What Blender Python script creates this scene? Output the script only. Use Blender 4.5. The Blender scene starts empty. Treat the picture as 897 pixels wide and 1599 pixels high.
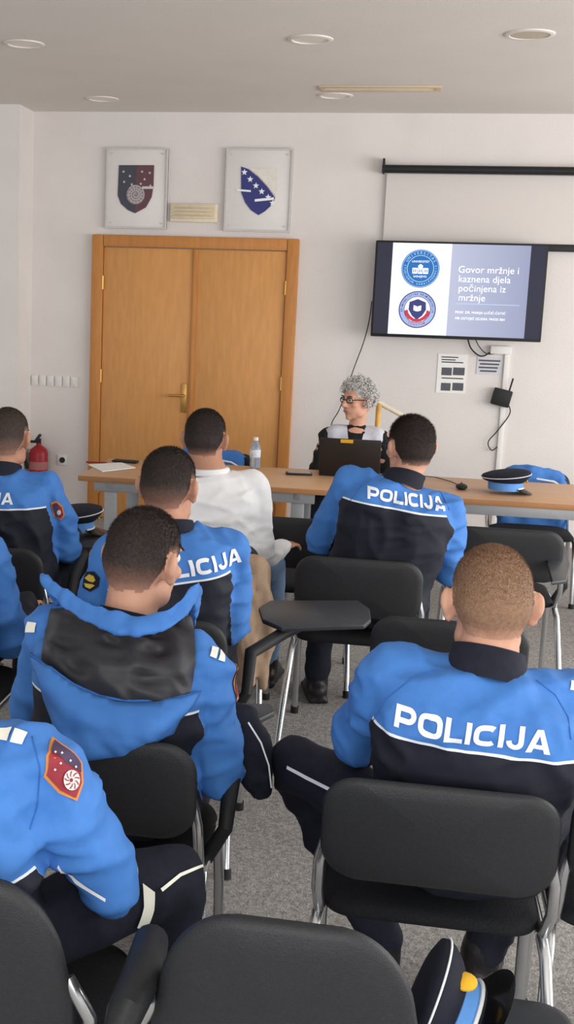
import bpy, bmesh, math, random
from mathutils import Vector, Matrix, noise
from mathutils.bvhtree import BVHTree
from mathutils.geometry import delaunay_2d_cdt
random.seed(7)
S = bpy.context.scene
C = S.collection
PI = math.pi
def V(*a): return Vector(a)
R_ = math.radians

# ------------------------------------------------------------------ camera
F, CX, CY = 1900.0, 260.0, 799.5
CAM = V(0, 0, 1.75)
RM = Matrix.Rotation(R_(10.5), 3, 'Z') @ Matrix.Rotation(PI/2 - R_(10.3), 3, 'X') @ Matrix.Rotation(R_(1.8), 3, 'Z')
def ray(px, py): return RM @ V((px-CX)/F, -(py-CY)/F, -1)
def PY(px, py, Y):
    d = ray(px, py); return CAM + d*(Y/d.y)
def PZ(px, py, Z):
    d = ray(px, py); return CAM + d*((Z-CAM.z)/d.z)
cd = bpy.data.cameras.new('camera'); cam = bpy.data.objects.new('camera', cd); C.objects.link(cam)
cam.matrix_world = Matrix.Translation(CAM) @ RM.to_4x4()
cd.sensor_width = 36; cd.lens = F*36/1599; cd.shift_x = (448.5-CX)/1599; cd.clip_start = .05
S.camera = cam

# ------------------------------------------------------------------ materials
def lin(c):
    return tuple((v/255/12.92 if v/255 <= .04045 else ((v/255+.055)/1.055)**2.4) for v in c)
def M(name, rgb, rough=.7, metal=0., var=.06, scale=30, bump=0., bscale=None, emit=0, spec=.3, stretch=None, trans=0, bdist=.01):
    m = bpy.data.materials.new(name); m.use_nodes = True
    nt = m.node_tree; N = nt.nodes; L = nt.links; b = N['Principled BSDF']
    b.inputs['Roughness'].default_value = rough; b.inputs['Metallic'].default_value = metal
    b.inputs['Specular IOR Level'].default_value = spec
    if trans: b.inputs['Transmission Weight'].default_value = trans
    tc = N.new('ShaderNodeTexCoord'); vec = tc.outputs['Object']
    if stretch:
        mp = N.new('ShaderNodeMapping'); mp.inputs['Scale'].default_value = stretch
        L.new(vec, mp.inputs['Vector']); vec = mp.outputs[0]
    nz = N.new('ShaderNodeTexNoise'); nz.inputs['Scale'].default_value = scale; nz.inputs['Detail'].default_value = 5
    L.new(vec, nz.inputs['Vector'])
    rp = N.new('ShaderNodeValToRGB'); el = rp.color_ramp.elements
    c = lin(rgb)
    el[0].position = .3; el[1].position = .7
    el[0].color = tuple(max(0, x*(1-var)) for x in c)+(1,); el[1].color = tuple(min(1, x*(1+var)) for x in c)+(1,)
    L.new(nz.outputs[0], rp.inputs['Fac']); L.new(rp.outputs['Color'], b.inputs['Base Color'])
    if emit:
        L.new(rp.outputs['Color'], b.inputs['Emission Color']); b.inputs['Emission Strength'].default_value = emit
    if bump:
        n2 = N.new('ShaderNodeTexNoise'); n2.inputs['Scale'].default_value = bscale or scale; n2.inputs['Detail'].default_value = 6
        L.new(vec, n2.inputs['Vector'])
        bp = N.new('ShaderNodeBump'); bp.inputs['Strength'].default_value = bump; bp.inputs['Distance'].default_value = bdist
        L.new(n2.outputs[0], bp.inputs['Height']); L.new(bp.outputs[0], b.inputs['Normal'])
    return m
def attr_mat(name, attr, cols, rough=.7, bump=.04, bscale=50, var=.05):
    """cols: list of (threshold, rgb): the colour holds below the threshold; last threshold None"""
    m = bpy.data.materials.new(name); m.use_nodes = True
    nt = m.node_tree; N = nt.nodes; L = nt.links; b = N['Principled BSDF']
    b.inputs['Roughness'].default_value = rough; b.inputs['Specular IOR Level'].default_value = .25
    at = N.new('ShaderNodeAttribute'); at.attribute_name = attr
    cur = None
    for i, (th, rgb) in enumerate(reversed(cols)):
        c = lin(rgb)+(1,)
        if cur is None:
            q = N.new('ShaderNodeRGB'); q.outputs[0].default_value = c; cur = q.outputs[0]; continue
        gt = N.new('ShaderNodeMath'); gt.operation = 'GREATER_THAN'; gt.inputs[1].default_value = th
        L.new(at.outputs['Fac'], gt.inputs[0])
        mx = N.new('ShaderNodeMix'); mx.data_type = 'RGBA'
        L.new(gt.outputs[0], mx.inputs[0]); mx.inputs[6].default_value = c; L.new(cur, mx.inputs[7]); cur = mx.outputs[2]
    tc = N.new('ShaderNodeTexCoord'); nz = N.new('ShaderNodeTexNoise'); nz.inputs['Scale'].default_value = bscale; nz.inputs['Detail'].default_value = 6
    L.new(tc.outputs['Object'], nz.inputs['Vector'])
    mr = N.new('ShaderNodeMapRange'); mr.inputs[1].default_value = .3; mr.inputs[2].default_value = .7; mr.inputs[3].default_value = 1-var; mr.inputs[4].default_value = 1+var
    L.new(nz.outputs[0], mr.inputs[0])
    mu = N.new('ShaderNodeMix'); mu.data_type = 'RGBA'; mu.blend_type = 'MULTIPLY'; mu.inputs[0].default_value = 1
    L.new(cur, mu.inputs[6]); L.new(mr.outputs[0], mu.inputs[7]); L.new(mu.outputs[2], b.inputs['Base Color'])
    bp = N.new('ShaderNodeBump'); bp.inputs['Strength'].default_value = bump; bp.inputs['Distance'].default_value = .01
    L.new(nz.outputs[0], bp.inputs['Height']); L.new(bp.outputs[0], b.inputs['Normal'])
    return m
def hair_mat(name, skin, hair):
    m = bpy.data.materials.new(name); m.use_nodes = True
    nt = m.node_tree; N = nt.nodes; L = nt.links; b = N['Principled BSDF']
    b.inputs['Roughness'].default_value = .7; b.inputs['Specular IOR Level'].default_value = .2
    at = N.new('ShaderNodeAttribute'); at.attribute_name = 'hairline_fade'
    tc = N.new('ShaderNodeTexCoord'); nz = N.new('ShaderNodeTexNoise'); nz.inputs['Scale'].default_value = 320; nz.inputs['Detail'].default_value = 3
    L.new(tc.outputs['Object'], nz.inputs['Vector'])
    ad = N.new('ShaderNodeMath'); ad.operation = 'MULTIPLY_ADD'; ad.inputs[1].default_value = .36; ad.inputs[2].default_value = -.18
    L.new(nz.outputs[0], ad.inputs[0])
    sm = N.new('ShaderNodeMath'); sm.operation = 'ADD'; sm.use_clamp = True
    L.new(at.outputs['Fac'], sm.inputs[0]); L.new(ad.outputs[0], sm.inputs[1])
    mx = N.new('ShaderNodeMix'); mx.data_type = 'RGBA'; L.new(sm.outputs[0], mx.inputs[0])
    mx.inputs[6].default_value = lin(skin)+(1,); mx.inputs[7].default_value = lin(hair)+(1,)
    n2 = N.new('ShaderNodeTexNoise'); n2.inputs['Scale'].default_value = 130; n2.inputs['Detail'].default_value = 5; L.new(tc.outputs['Object'], n2.inputs['Vector'])
    mr = N.new('ShaderNodeMapRange'); mr.inputs[1].default_value = .3; mr.inputs[2].default_value = .7; mr.inputs[3].default_value = .82; mr.inputs[4].default_value = 1.2
    L.new(n2.outputs[0], mr.inputs[0])
    mu = N.new('ShaderNodeMix'); mu.data_type = 'RGBA'; mu.blend_type = 'MULTIPLY'
    L.new(sm.outputs[0], mu.inputs[0])
    L.new(mx.outputs[2], mu.inputs[6]); L.new(mr.outputs[0], mu.inputs[7])
    L.new(mu.outputs[2], b.inputs['Base Color'])
    return m

WALL = M('wall_paint', (222, 216, 213), .9, var=.03, scale=3, bump=.15, bscale=60, spec=.1)
CEILM = M('ceiling_paint', (222, 217, 211), .95, var=.02, scale=2, bump=.1, bscale=90, spec=.1)
CARPET = M('carpet', (160, 157, 154), .95, var=.34, scale=85, bump=.6, bscale=160, spec=.05)
OAK = M('oak_door', (206, 148, 88), .45, var=.07, scale=5, stretch=(7, 7, 1.2), bump=.05)
OAKF = M('oak_frame', (190, 128, 68), .45, var=.09, scale=6, stretch=(8, 8, .9))
BEECH = M('beech_top', (200, 158, 120), .4, var=.08, scale=5, stretch=(.7, 10, 4))
BEECHE = M('beech_edge', (166, 118, 78), .5, var=.08, scale=6, stretch=(1, 8, 8))
GREYM = M('grey_metal', (166, 168, 172), .45, .4, var=.04)
CHROME = M('chrome', (205, 207, 210), .22, .95, var=.03)
BRASS = M('brass', (196, 152, 84), .35, .8, var=.08)
BLK = M('black_plastic', (32, 33, 35), .55, var=.12, scale=60, bump=.12, bscale=300)
BLKF = M('black_fabric', (36, 37, 40), .85, var=.25, scale=220, bump=.3, bscale=260, spec=.15)
SHELL = M('chair_shell', (37, 38, 41), .5, var=.12, scale=150, bump=.2, bscale=400, spec=.35)
TABM = M('tablet_grey', (58, 60, 64), .4, var=.08)
WHITE = M('white_plastic', (228, 226, 222), .45, var=.02)
PAPER = M('paper', (236, 235, 232), .8, var=.02)
CREAM = M('cream_plastic', (226, 214, 190), .6, var=.04)
INK = M('ink', (92, 92, 100), .8)
DGREY = M('dark_grey', (55, 55, 60), .8)
RED = M('red_paint', (156, 36, 46), .35, var=.06)
LETTER = M('white_lettering', (238, 240, 244), .6, var=.02)
REFL = M('reflective_tape', (240, 240, 226), .4, var=.04)
GOLD = M('gold', (232, 180, 48), .4, .2, var=.1)
BLUEC = M('blue_cloth', (68, 122, 194), .7, var=.04, scale=40, bump=.05, bscale=50, spec=.25)
BLUED = M('blue_cloth_hem', (54, 104, 176), .75, var=.04, scale=40, spec=.2)
NAVY = M('navy_cloth', (31, 33, 45), .8, var=.15, scale=60, bump=.08, bscale=60, spec=.2)
LINING = M('black_lining', (46, 46, 50), .5, var=.15, scale=40, bump=.1, bscale=40)
BEIGE = M('beige_cloth', (176, 150, 126), .85, var=.08, scale=30, bump=.1, bscale=80)
SHIRT = M('white_shirt', (236, 236, 237), .85, var=.02, scale=40, bump=.05, bscale=60)
JEANS = M('blue_jeans', (112, 138, 170), .85, var=.12, scale=90, bump=.2)
BOOT = M('black_boot', (34, 32, 33), .4, var=.15, scale=50, bump=.2)
UNIF = attr_mat('uniform_jacket', 'yoke', [(-.0032, (29, 31, 43)), (.0032, (230, 236, 243)), (None, (68, 122, 194))])
VESTM = attr_mat('vest_cloth', 'yoke', [(0, (24, 24, 28)), (None, (200, 203, 214))])
SKIN = M('skin', (198, 150, 126), .6, var=.06, scale=25, bump=.06, bscale=200)
SKIN2 = M('skin_tanned', (180, 132, 108), .6, var=.06, scale=25, bump=.06, bscale=200)
EYE = M('eye_white', (225, 222, 216), .2, var=.02)
IRIS = M('iris', (48, 36, 28), .2)
H_BLACK = hair_mat('short_black_hair', (170, 128, 109), (53, 45, 43))
H_BLACK2 = hair_mat('short_black_hair_tanned', (156, 115, 97), (51, 44, 42))
H_DARK = hair_mat('short_dark_hair', (158, 119, 101), (66, 56, 52))
H_BROWN = hair_mat('cropped_brown_hair', (190, 143, 120), (136, 106, 84))
H_GREY = M('curly_grey_hair', (200, 198, 195), .7, var=.3, scale=70, bump=.4)

# ------------------------------------------------------------------ object helpers
ORG = {}
def link(me, name, mat, parent=None, smooth=True, sharp=40):
    if parent is not None: off = ORG[parent.name]
    else:
        xs = [v.co for v in me.vertices]
        lo = V(min(c.x for c in xs), min(c.y for c in xs), min(c.z for c in xs)); hi = V(max(c.x for c in xs), max(c.y for c in xs), 0)
        off = V((lo.x+hi.x)/2, (lo.y+hi.y)/2, lo.z)
    me.transform(Matrix.Translation(-off))
    o = bpy.data.objects.new(name, me); C.objects.link(o)
    if parent is not None: o.parent = parent
    else: o.location = off
    ORG[o.name] = off.copy()
    if mat: me.materials.append(mat)
    me.polygons.foreach_set('use_smooth', [smooth]*len(me.polygons))
    if smooth and sharp:
        try: me.set_sharp_from_angle(angle=R_(sharp))
        except Exception: pass
    me.update()
    return o
def tag(o, label, cat, group=None):
    o['label'] = label; o['category'] = cat
    if group: o['group'] = group
    return o
def structure(o): o['kind'] = 'structure'; return o
def empty(name, loc, label=None, cat=None, group=None):
    o = bpy.data.objects.new(name, None); C.objects.link(o); o.location = loc; o.empty_display_size = .1
    ORG[o.name] = Vector(loc)
    if label: tag(o, label, cat, group)
    return o
def orient(d): return d.to_track_quat('Z', 'Y').to_matrix().to_4x4()
class MB:
    def __init__(s): s.bm = bmesh.new()
    def box(s, c, size, R=None, bev=0, seg=2):
        m = Matrix.Translation(c) @ (R.to_4x4() if R is not None else Matrix.Identity(4)) @ Matrix.Diagonal((*size, 1))
        g = bmesh.ops.create_cube(s.bm, size=1, matrix=m)
        if bev:
            ed = list({e for v in g['verts'] for e in v.link_edges})
            bmesh.ops.bevel(s.bm, geom=ed, offset=bev, segments=seg, affect='EDGES', profile=.5)
        return s
    def cyl(s, a, b, r1, r2=None, seg=20):
        a = Vector(a); b = Vector(b); r2 = r1 if r2 is None else r2; d = b-a
        bmesh.ops.create_cone(s.bm, cap_ends=True, segments=seg, radius1=r1, radius2=r2, depth=d.length,
                              matrix=Matrix.Translation((a+b)/2) @ orient(d))
        return s
    def sph(s, c, r, sub=2):
        bmesh.ops.create_icosphere(s.bm, subdivisions=sub, radius=r, matrix=Matrix.Translation(c)); return s
    def cap(s, a, r1, b, r2):
        s.sph(a, r1); s.sph(b, r2)
        if (Vector(b)-Vector(a)).length > 1e-4: s.cyl(a, b, r1, r2, 16)
        return s
    def ell(s, c, rad, R=None, sub=3):
        m = Matrix.Translation(c) @ (R.to_4x4() if R is not None else Matrix.Identity(4)) @ Matrix.Diagonal((*rad, 1))
        bmesh.ops.create_icosphere(s.bm, subdivisions=sub, radius=1, matrix=m); return s
    def loft(s, rings, n=28, e=2.3):
        vs = []
        for c, a, b in rings:
            row = []
            for i in range(n):
                t = 2*PI*i/n; ct, st = math.cos(t), math.sin(t)
                row.append(s.bm.verts.new(c + a*(math.copysign(abs(ct)**(2/e), ct)) + b*(math.copysign(abs(st)**(2/e), st))))
            vs.append(row)
        for j in range(len(vs)-1):
            for i in range(n):
                s.bm.faces.new((vs[j][i], vs[j][(i+1) % n], vs[j+1][(i+1) % n], vs[j+1][i]))
        s.bm.faces.new(list(reversed(vs[0]))); s.bm.faces.new(vs[-1])
        return s
    def tube(s, pts, r, seg=10, closed=False, flat=1.0):
        pts = [Vector(p) for p in pts]; n = len(pts)
        rs = r if isinstance(r, (list, tuple)) else [r]*n
        rows = []; u = None
        for i, p in enumerate(pts):
            if closed: t = (pts[(i+1) % n]-pts[i-1])
            else: t = pts[min(i+1, n-1)]-pts[max(i-1, 0)]
            t.normalize()
            if u is None: u = t.orthogonal().normalized()
            u = (u - t*u.dot(t))
            if u.length < 1e-5: u = t.orthogonal()
            u.normalize(); w = t.cross(u)
            rows.append([s.bm.verts.new(p + (u*math.cos(2*PI*k/seg) + w*math.sin(2*PI*k/seg)*flat)*rs[i]) for k in range(seg)])
        m = n if closed else n-1
        for j in range(m):
            a, b = rows[j], rows[(j+1) % n]
            for k in range(seg): s.bm.faces.new((a[k], a[(k+1) % seg], b[(k+1) % seg], b[k]))
        if not closed: s.bm.faces.new(list(reversed(rows[0]))); s.bm.faces.new(rows[-1])
        return s
    def lathe(s, prof, m=None, seg=32):
        m = m or Matrix.Identity(4); rows = []
        for r, z in prof:
            rows.append([s.bm.verts.new(m @ V(max(r, 1e-4)*math.cos(2*PI*k/seg), max(r, 1e-4)*math.sin(2*PI*k/seg), z)) for k in range(seg)])
        for j in range(len(rows)-1):
            for k in range(seg): s.bm.faces.new((rows[j][k], rows[j][(k+1) % seg], rows[j+1][(k+1) % seg], rows[j+1][k]))
        s.bm.faces.new(list(reversed(rows[0]))); s.bm.faces.new(rows[-1]); return s
    def prism(s, pts, ext):
        a = [s.bm.verts.new(Vector(p)) for p in pts]; b = [s.bm.verts.new(Vector(p)+ext) for p in pts]; n = len(a)
        s.bm.faces.new(a); s.bm.faces.new(list(reversed(b)))
        for i in range(n): s.bm.faces.new((a[i], b[i], b[(i+1) % n], a[(i+1) % n]))
        return s
    def poly(s, pts):
        s.bm.faces.new([s.bm.verts.new(Vector(p)) for p in pts]); return s
    def pad(s, w, h, t, r, fn, n=12):
        """cushion: rounded rectangle w x h, thickness t, mapped by fn(x, y, z)"""
        out = []
        for cx, cy, a0 in ((w/2-r, h/2-r, 0), (-w/2+r, h/2-r, 90), (-w/2+r, -h/2+r, 180), (w/2-r, -h/2+r, 270)):
            for k in range(n+1):
                a = R_(a0+90*k/n); out.append((cx+r*math.cos(a), cy+r*math.sin(a)))
        rings = [(0.0, .5), (.35, .5), (.7, .48), (.9, .42), (.975, .28), (1, 0), (.975, -.28), (.9, -.42), (.7, -.48), (.35, -.5), (0.0, -.5)]
        rows = []
        for sc, tz in rings:
            if sc == 0: rows.append([s.bm.verts.new(fn(0, 0, tz*t))])
            else: rows.append([s.bm.verts.new(fn(x*sc, y*sc, tz*t)) for x, y in out])
        N = len(out)
        for j in range(len(rows)-1):
            a, b = rows[j], rows[j+1]
            for k in range(N):
                k2 = (k+1) % N
                if len(a) == 1: s.bm.faces.new((a[0], b[k], b[k2]))
                elif len(b) == 1: s.bm.faces.new((a[k], b[0], a[k2]))
                else: s.bm.faces.new((a[k], b[k], b[k2], a[k2]))
        return s
    def build(s, name, mat, parent=None, smooth=True, sharp=40):
        bmesh.ops.recalc_face_normals(s.bm, faces=s.bm.faces)
        me = bpy.data.meshes.new(name); s.bm.to_mesh(me); s.bm.free()
        return link(me, name, mat, parent, smooth, sharp)
def remesh(mb, voxel, it=4, fac=.5):
    bm = mb.bm; bmesh.ops.recalc_face_normals(bm, faces=bm.faces)
    me = bpy.data.meshes.new('tmp'); bm.to_mesh(me); bm.free()
    ob = bpy.data.objects.new('tmp', me); C.objects.link(ob)
    m = ob.modifiers.new('r', 'REMESH'); m.mode = 'VOXEL'; m.voxel_size = voxel
    if it:
        k = ob.modifiers.new('s', 'SMOOTH'); k.iterations = it; k.factor = fac
    dg = bpy.context.evaluated_depsgraph_get(); dg.update()
    out = bpy.data.meshes.new_from_object(ob.evaluated_get(dg))
    bpy.data.objects.remove(ob); bpy.data.meshes.remove(me)
    out.materials.clear()
    return out
def relax(me, n=2, f=.5):
    bm = bmesh.new(); bm.from_mesh(me)
    for _ in range(n): bmesh.ops.smooth_vert(bm, verts=bm.verts, factor=f, use_axis_x=True, use_axis_y=True, use_axis_z=True)
    bm.to_mesh(me); bm.free(); me.update()
def wrinkle(me, amp, freq, seed=0, stretch=(1, 1, 1)):
    ns = [v.normal.copy() for v in me.vertices]
    for v, n in zip(me.vertices, ns):
        p = V(v.co.x*stretch[0], v.co.y*stretch[1], v.co.z*stretch[2])*freq + V(seed*7.1, seed*3.3, 0)
        k = noise.noise(p)*.65 + (abs(noise.noise(p*2.1+V(5, 1, 9)))-.25)*.7
        v.co += n*(k*amp)
    me.update()
def creases(me, amp, freq, seed=0, sharp=2.2, dirs=((.35, .5, 1.2), (.9, .5, .7))):
    """soft fold ridges: two families of stretched ridged noise"""
    ns = [v.normal.copy() for v in me.vertices]
    for v, n in zip(me.vertices, ns):
        k = 0
        for i, d in enumerate(dirs):
            w = V(v.co.x*d[0]+(.35 if i else -.35)*v.co.z, v.co.y*d[1], v.co.z*d[2])*freq + V(seed*3.1+i*7, i*5, seed*2.3)
            r = max(0, 1-abs(noise.noise(w))*2.0)**sharp
            m_ = .4+1.2*noise.noise(v.co*freq*.45+V(seed+i*9, 3, 3))
            k += (r-.3)*max(0, min(1, m_))
        v.co += n*(amp*k)
    me.update()
def bvh_of(me): return BVHTree.FromPolygons([v.co.copy() for v in me.vertices], [tuple(p.vertices) for p in me.polygons])
TXT = {}
def text2d(body, size, bold=0., xs=1., align='CENTER', sp=1.):
    key = (body, size, bold, xs, align, sp)
    if key in TXT: return TXT[key]
    cu = bpy.data.curves.new('txt', 'FONT'); cu.body = body; cu.size = size; cu.align_x = align; cu.align_y = 'CENTER'
    cu.offset = bold; cu.space_character = sp; cu.resolution_u = 4
    ob = bpy.data.objects.new('txt', cu); C.objects.link(ob)
    dg = bpy.context.evaluated_depsgraph_get(); dg.update()
    me = bpy.data.meshes.new_from_object(ob.evaluated_get(dg))
    vs = [(v.co.x*xs, v.co.y) for v in me.vertices]; fs = [tuple(p.vertices) for p in me.polygons]
    bpy.data.objects.remove(ob); bpy.data.meshes.remove(me)
    TXT[key] = (vs, fs); return vs, fs
def flat_text(mb, body, x, y, z, size, bold=0., xs=1., align='CENTER', rot=0., sp=1.):
    vs, fs = text2d(body, size, bold, xs, align, sp); c, s_ = math.cos(rot), math.sin(rot)
    vv = [mb.bm.verts.new((x+a*c-b*s_, y, z+a*s_+b*c)) for a, b in vs]
    for f in fs:
        try: mb.bm.faces.new([vv[i] for i in f])
        except ValueError: pass
def ring_text(mb, body, x, y, z, rad, size, a_mid, step, inward=False, bold=0.):
    n = len(body)
    for i, ch in enumerate(body):
        if ch == ' ': continue
        k = (i-(n-1)/2)*step
        a = a_mid - k if not inward else a_mid + k
        flat_text(mb, ch, x+rad*math.cos(a), y, z+rad*math.sin(a), size, bold, rot=(a-PI/2 if not inward else a+PI/2))
def disc_pts(x, y, z, r, n=36, r2=None): return [V(x+r*math.cos(2*PI*k/n), y, z+(r2 or r)*math.sin(2*PI*k/n)) for k in range(n)]
def annulus(mb, x, y, z, r0, r1, n=48):
    a = [mb.bm.verts.new(p) for p in disc_pts(x, y, z, r0, n)]; b = [mb.bm.verts.new(p) for p in disc_pts(x, y, z, r1, n)]
    for k in range(n): mb.bm.faces.new((a[k], a[(k+1) % n], b[(k+1) % n], b[k]))
def star(mb, x, y, z, r):
    mb.poly([V(x+(r if k % 2 == 0 else r*.42)*math.sin(PI*k/5), y, z+(r if k % 2 == 0 else r*.42)*math.cos(PI*k/5)) for k in range(10)])
    return mb
# wide bold block lettering for the jacket backs: (vertices, faces, width), height 1
def back_letters():
    T = .245; vs = []; fs = []
    def strip(path, closed=False, x0=0):
        n = len(path); base = len(vs)
        for i, p in enumerate(path):
            if closed: a, b = path[i-1], path[(i+1) % n]
            else: a, b = path[max(0, i-1)], path[min(n-1, i+1)]
            dx, dy = b[0]-a[0], b[1]-a[1]; l = math.hypot(dx, dy); nx, ny = -dy/l*T/2, dx/l*T/2
            vs.append((x0+p[0]+nx, p[1]+ny)); vs.append((x0+p[0]-nx, p[1]-ny))
        for i in range(n if closed else n-1):
            j = (i+1) % n
            fs.append((base+2*i, base+2*i+1, base+2*j+1, base+2*j))
    def quad(pts, x0):
        base = len(vs); vs.extend((x0+a, b) for a, b in pts); fs.append(tuple(range(base, base+4)))
    def dens(a, b, k=6): return [(a[0]+(b[0]-a[0])*i/k, a[1]+(b[1]-a[1])*i/k) for i in range(k+1)]
    def se(cx, cy, a, b, t0, t1, n, e=3.0):
        o = []
        for i in range(n):
            t = R_(t0+(t1-t0)*i/(n-1)); ct, st = math.cos(t), math.sin(t)
            o.append((cx+a*math.copysign(abs(ct)**(2/e), ct), cy+b*math.copysign(abs(st)**(2/e), st)))
        return o
    h = T/2; x = 0
    for ch in 'POLICIJA':
        if ch == 'P':
            strip(dens((h, 0), (h, 1)), x0=x); strip(dens((h, 1-h), (.62, 1-h), 3)+[(.62+.26*math.sin(R_(k)), .625+(.2525)*math.cos(R_(k))) for k in range(20, 180, 20)]+dens((.62, .3725), (h, .3725), 3), x0=x); w = .99
        elif ch == 'O': strip(se(.57, .5, .45, .378, 0, 360-360/40, 40), True, x); w = 1.14
        elif ch == 'L': strip(dens((h, 0), (h, 1)), x0=x); strip(dens((0, h), (.84, h)), x0=x); w = .84
        elif ch == 'I': strip(dens((h, 0), (h, 1)), x0=x); w = T
        elif ch == 'C': strip(se(.55, .5, .43, .378, 42, 318, 30), False, x); w = 1.03
        elif ch == 'J': strip(dens((.67, 1), (.67, .42), 4)+[(.39+.28*math.cos(R_(k)), .40-.278*math.sin(R_(k))) for k in range(15, 181, 15)], x0=x); w = .79
        else:
            for k in range(5):
                a, b = k/5, (k+1)/5
                quad(((0+.43*a, a), (.28+.38*a, a), (.28+.38*b, b), (0+.43*b, b)), x)
                quad(((1.14-.43*a-.28+.05*a, a), (1.14-.43*a, a), (1.14-.43*b, b), (1.14-.43*b-.28+.05*b, b)), x)
            quad(((.25, .19), (.9, .19), (.84, .38), (.31, .38)), x); w = 1.14
        x += w+.12
    return vs, fs, x-.12
BL = back_letters()

# ------------------------------------------------------------------ room shell
WY = PZ(140, 806, 0).y
CEIL = PY(448, 176, WY).z
def wx(px, py, Y=None): return PY(px, py, WY if Y is None else Y)
XC = wx(53, 178).x
YB = PZ(22, 163, CEIL).y
XL, XR, YBACK = -5.5, 5.0, -2.0
structure(MB().box(V((XL+XR)/2, (YBACK+WY+.2)/2, -.05), (XR-XL, WY+.2-YBACK, .1)).build('floor', CARPET, None, False))
structure(MB().box(V((XL+XR)/2, (YBACK+WY+.2)/2, CEIL+.05), (XR-XL, WY+.2-YBACK, .1)).build('ceiling', CEILM, None, False))
structure(MB().box(V((XC-.05+XR)/2, WY+.1, CEIL/2), (XR-XC+.1, .2, CEIL)).build('wall_front', WALL, None, False))
structure(MB().box(V((XL+XC)/2, (YB+WY)/2, CEIL/2), (XC-XL, WY-YB, CEIL)).build('wall_left', WALL, None, False))
def smw(px, py, Y): return (PY(px+1, py, Y)-PY(px, py, Y)).x   # metres per pixel

# door
X0, X1 = wx(147, 370).x, wx(469, 372).x; DZ = wx(300, 370).z; XM = (wx(308, 390).x + wx(299, 640).x)/2
dr = structure(empty('door_1', V((X0+X1)/2, WY, 0)))
fw_ = .085
for x in (X0+fw_/2, X1-fw_/2): MB().box(V(x, WY-.03, DZ/2), (fw_, .06, DZ), bev=.008).build('door_jamb', OAKF, dr)
MB().box(V((X0+X1)/2, WY-.03, DZ-fw_/2), (X1-X0-2*fw_-.002, .058, fw_), bev=.008).build('door_head', OAKF, dr)
for a, b in ((X0+fw_, XM), (XM, X1-fw_)):
    MB().box(V((a+b)/2, WY-.02, (DZ-fw_)/2), (b-a-.006, .035, DZ-fw_-.01), bev=.004).build('door_leaf', OAK, dr)
MB().box(V(XM, WY-.045, (DZ-fw_)/2), (.03, .02, DZ-fw_-.01), bev=.004).build('cover_strip', OAKF, dr)
hp = wx(289, 621)
pl = MB().box(V(hp.x, WY-.042, hp.z), (.04, .01, .22), bev=.004).build('handle_plate', BRASS, dr)
mb = MB(); mb.tube([V(hp.x, WY-.045, hp.z+.02), V(hp.x, WY-.085, hp.z+.02), V(hp.x-.02, WY-.09, hp.z+.02), V(hp.x-.11, WY-.09, hp.z+.018)], .009); mb.build('door_handle', BRASS, dr)
for z in (.25, 1.1, DZ-.35):
    for x in (X0+fw_, X1-fw_): MB().cyl(V(x, WY-.05, z-.05), V(x, WY-.05, z+.05), .009).build('hinge', BRASS, dr)

# framed emblems -------------------------------------------------
def rect_w(x0, y0, x1, y1, Y):
    xm, ym = (x0+x1)/2, (y0+y1)/2
    return PY(x0, ym, Y).x, PY(x1, ym, Y).x, PY(xm, y1, Y).z, PY(xm, y0, Y).z
ACRYL = M('frame_backing', (223, 218, 216), .35, var=.015); EDGE = M('frame_edge', (200, 195, 192), .4)
def frame_thing(name, r, label):
    a, b, c, d = rect_w(*r, WY-.02); t = empty(name, V((a+b)/2, WY, c), label, 'wall emblem', 'framed coats of arms above the door')
    MB().box(V((a+b)/2, WY-.012, (c+d)/2), (b-a, .02, d-c), bev=.003).build('backing_panel', ACRYL, t)
    e = .012
    for x in (a+e/2, b-e/2): MB().box(V(x, WY-.02, (c+d)/2), (e, .03, d-c)).build('frame_bar', EDGE, t, False)
    for z in (c+e/2, d-e/2): MB().box(V((a+b)/2, WY-.02, z), (b-a-2*e, .03, e)).build('frame_bar', EDGE, t, False)
    for x, z in ((a+.04, c+.04), (b-.04, c+.04), (a+.04, d-.04), (b-.04, d-.04)): MB().cyl(V(x, WY-.03, z), V(x, WY-.022, z), .006).build('mounting_stud', EDGE, t)
    return t
NAVYE = M('emblem_navy', (70, 70, 82), .5); REDE = M('emblem_red', (100, 68, 74), .5); BLUEE = M('emblem_blue', (54, 58, 122), .5)
WHE = M('emblem_white', (204, 198, 198), .5); YELE = M('emblem_glare_yellow', (224, 218, 210), .5); GRE = M('emblem_grey', (142, 130, 134), .5)
f1 = frame_thing('framed_emblem', (166, 231, 262, 357), 'framed shield of dull red and navy with pale spiral above the door')
YE = WY-.025
def wp(px, py, Y=YE): return PY(px, py, Y)
def shield_half(l):
    if l: return [(186, 258), (214, 258), (211, 333), (200, 328), (189, 318), (184, 305)]
    return [(214, 258), (241, 258), (240, 290), (237, 308), (228, 324), (211, 333)]
MB().prism([wp(*p) for p in shield_half(True)], V(0, -.004, 0)).build('navy_half', NAVYE, f1, False)
MB().prism([wp(*p) for p in shield_half(False)], V(0, -.004, 0)).build('red_half', REDE, f1, False)
YF = YE-.006; m_ = smw(210, 300, YF)
for px, py in ((193, 268), (203, 275), (194, 284), (206, 288), (222, 268), (234, 270), (226, 280), (235, 290), (220, 287)):
    p = wp(px, py, YF); star(MB(), p.x, p.y, p.z, 2.4*m_).build('star', WHE, f1, False)
c = wp(212, 304, YF); MB().poly(disc_pts(c.x, c.y, c.z, 14.5*m_)).build('rosette_disc', GRE, f1, False)
c = wp(212, 304, YF-.0015)
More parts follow.
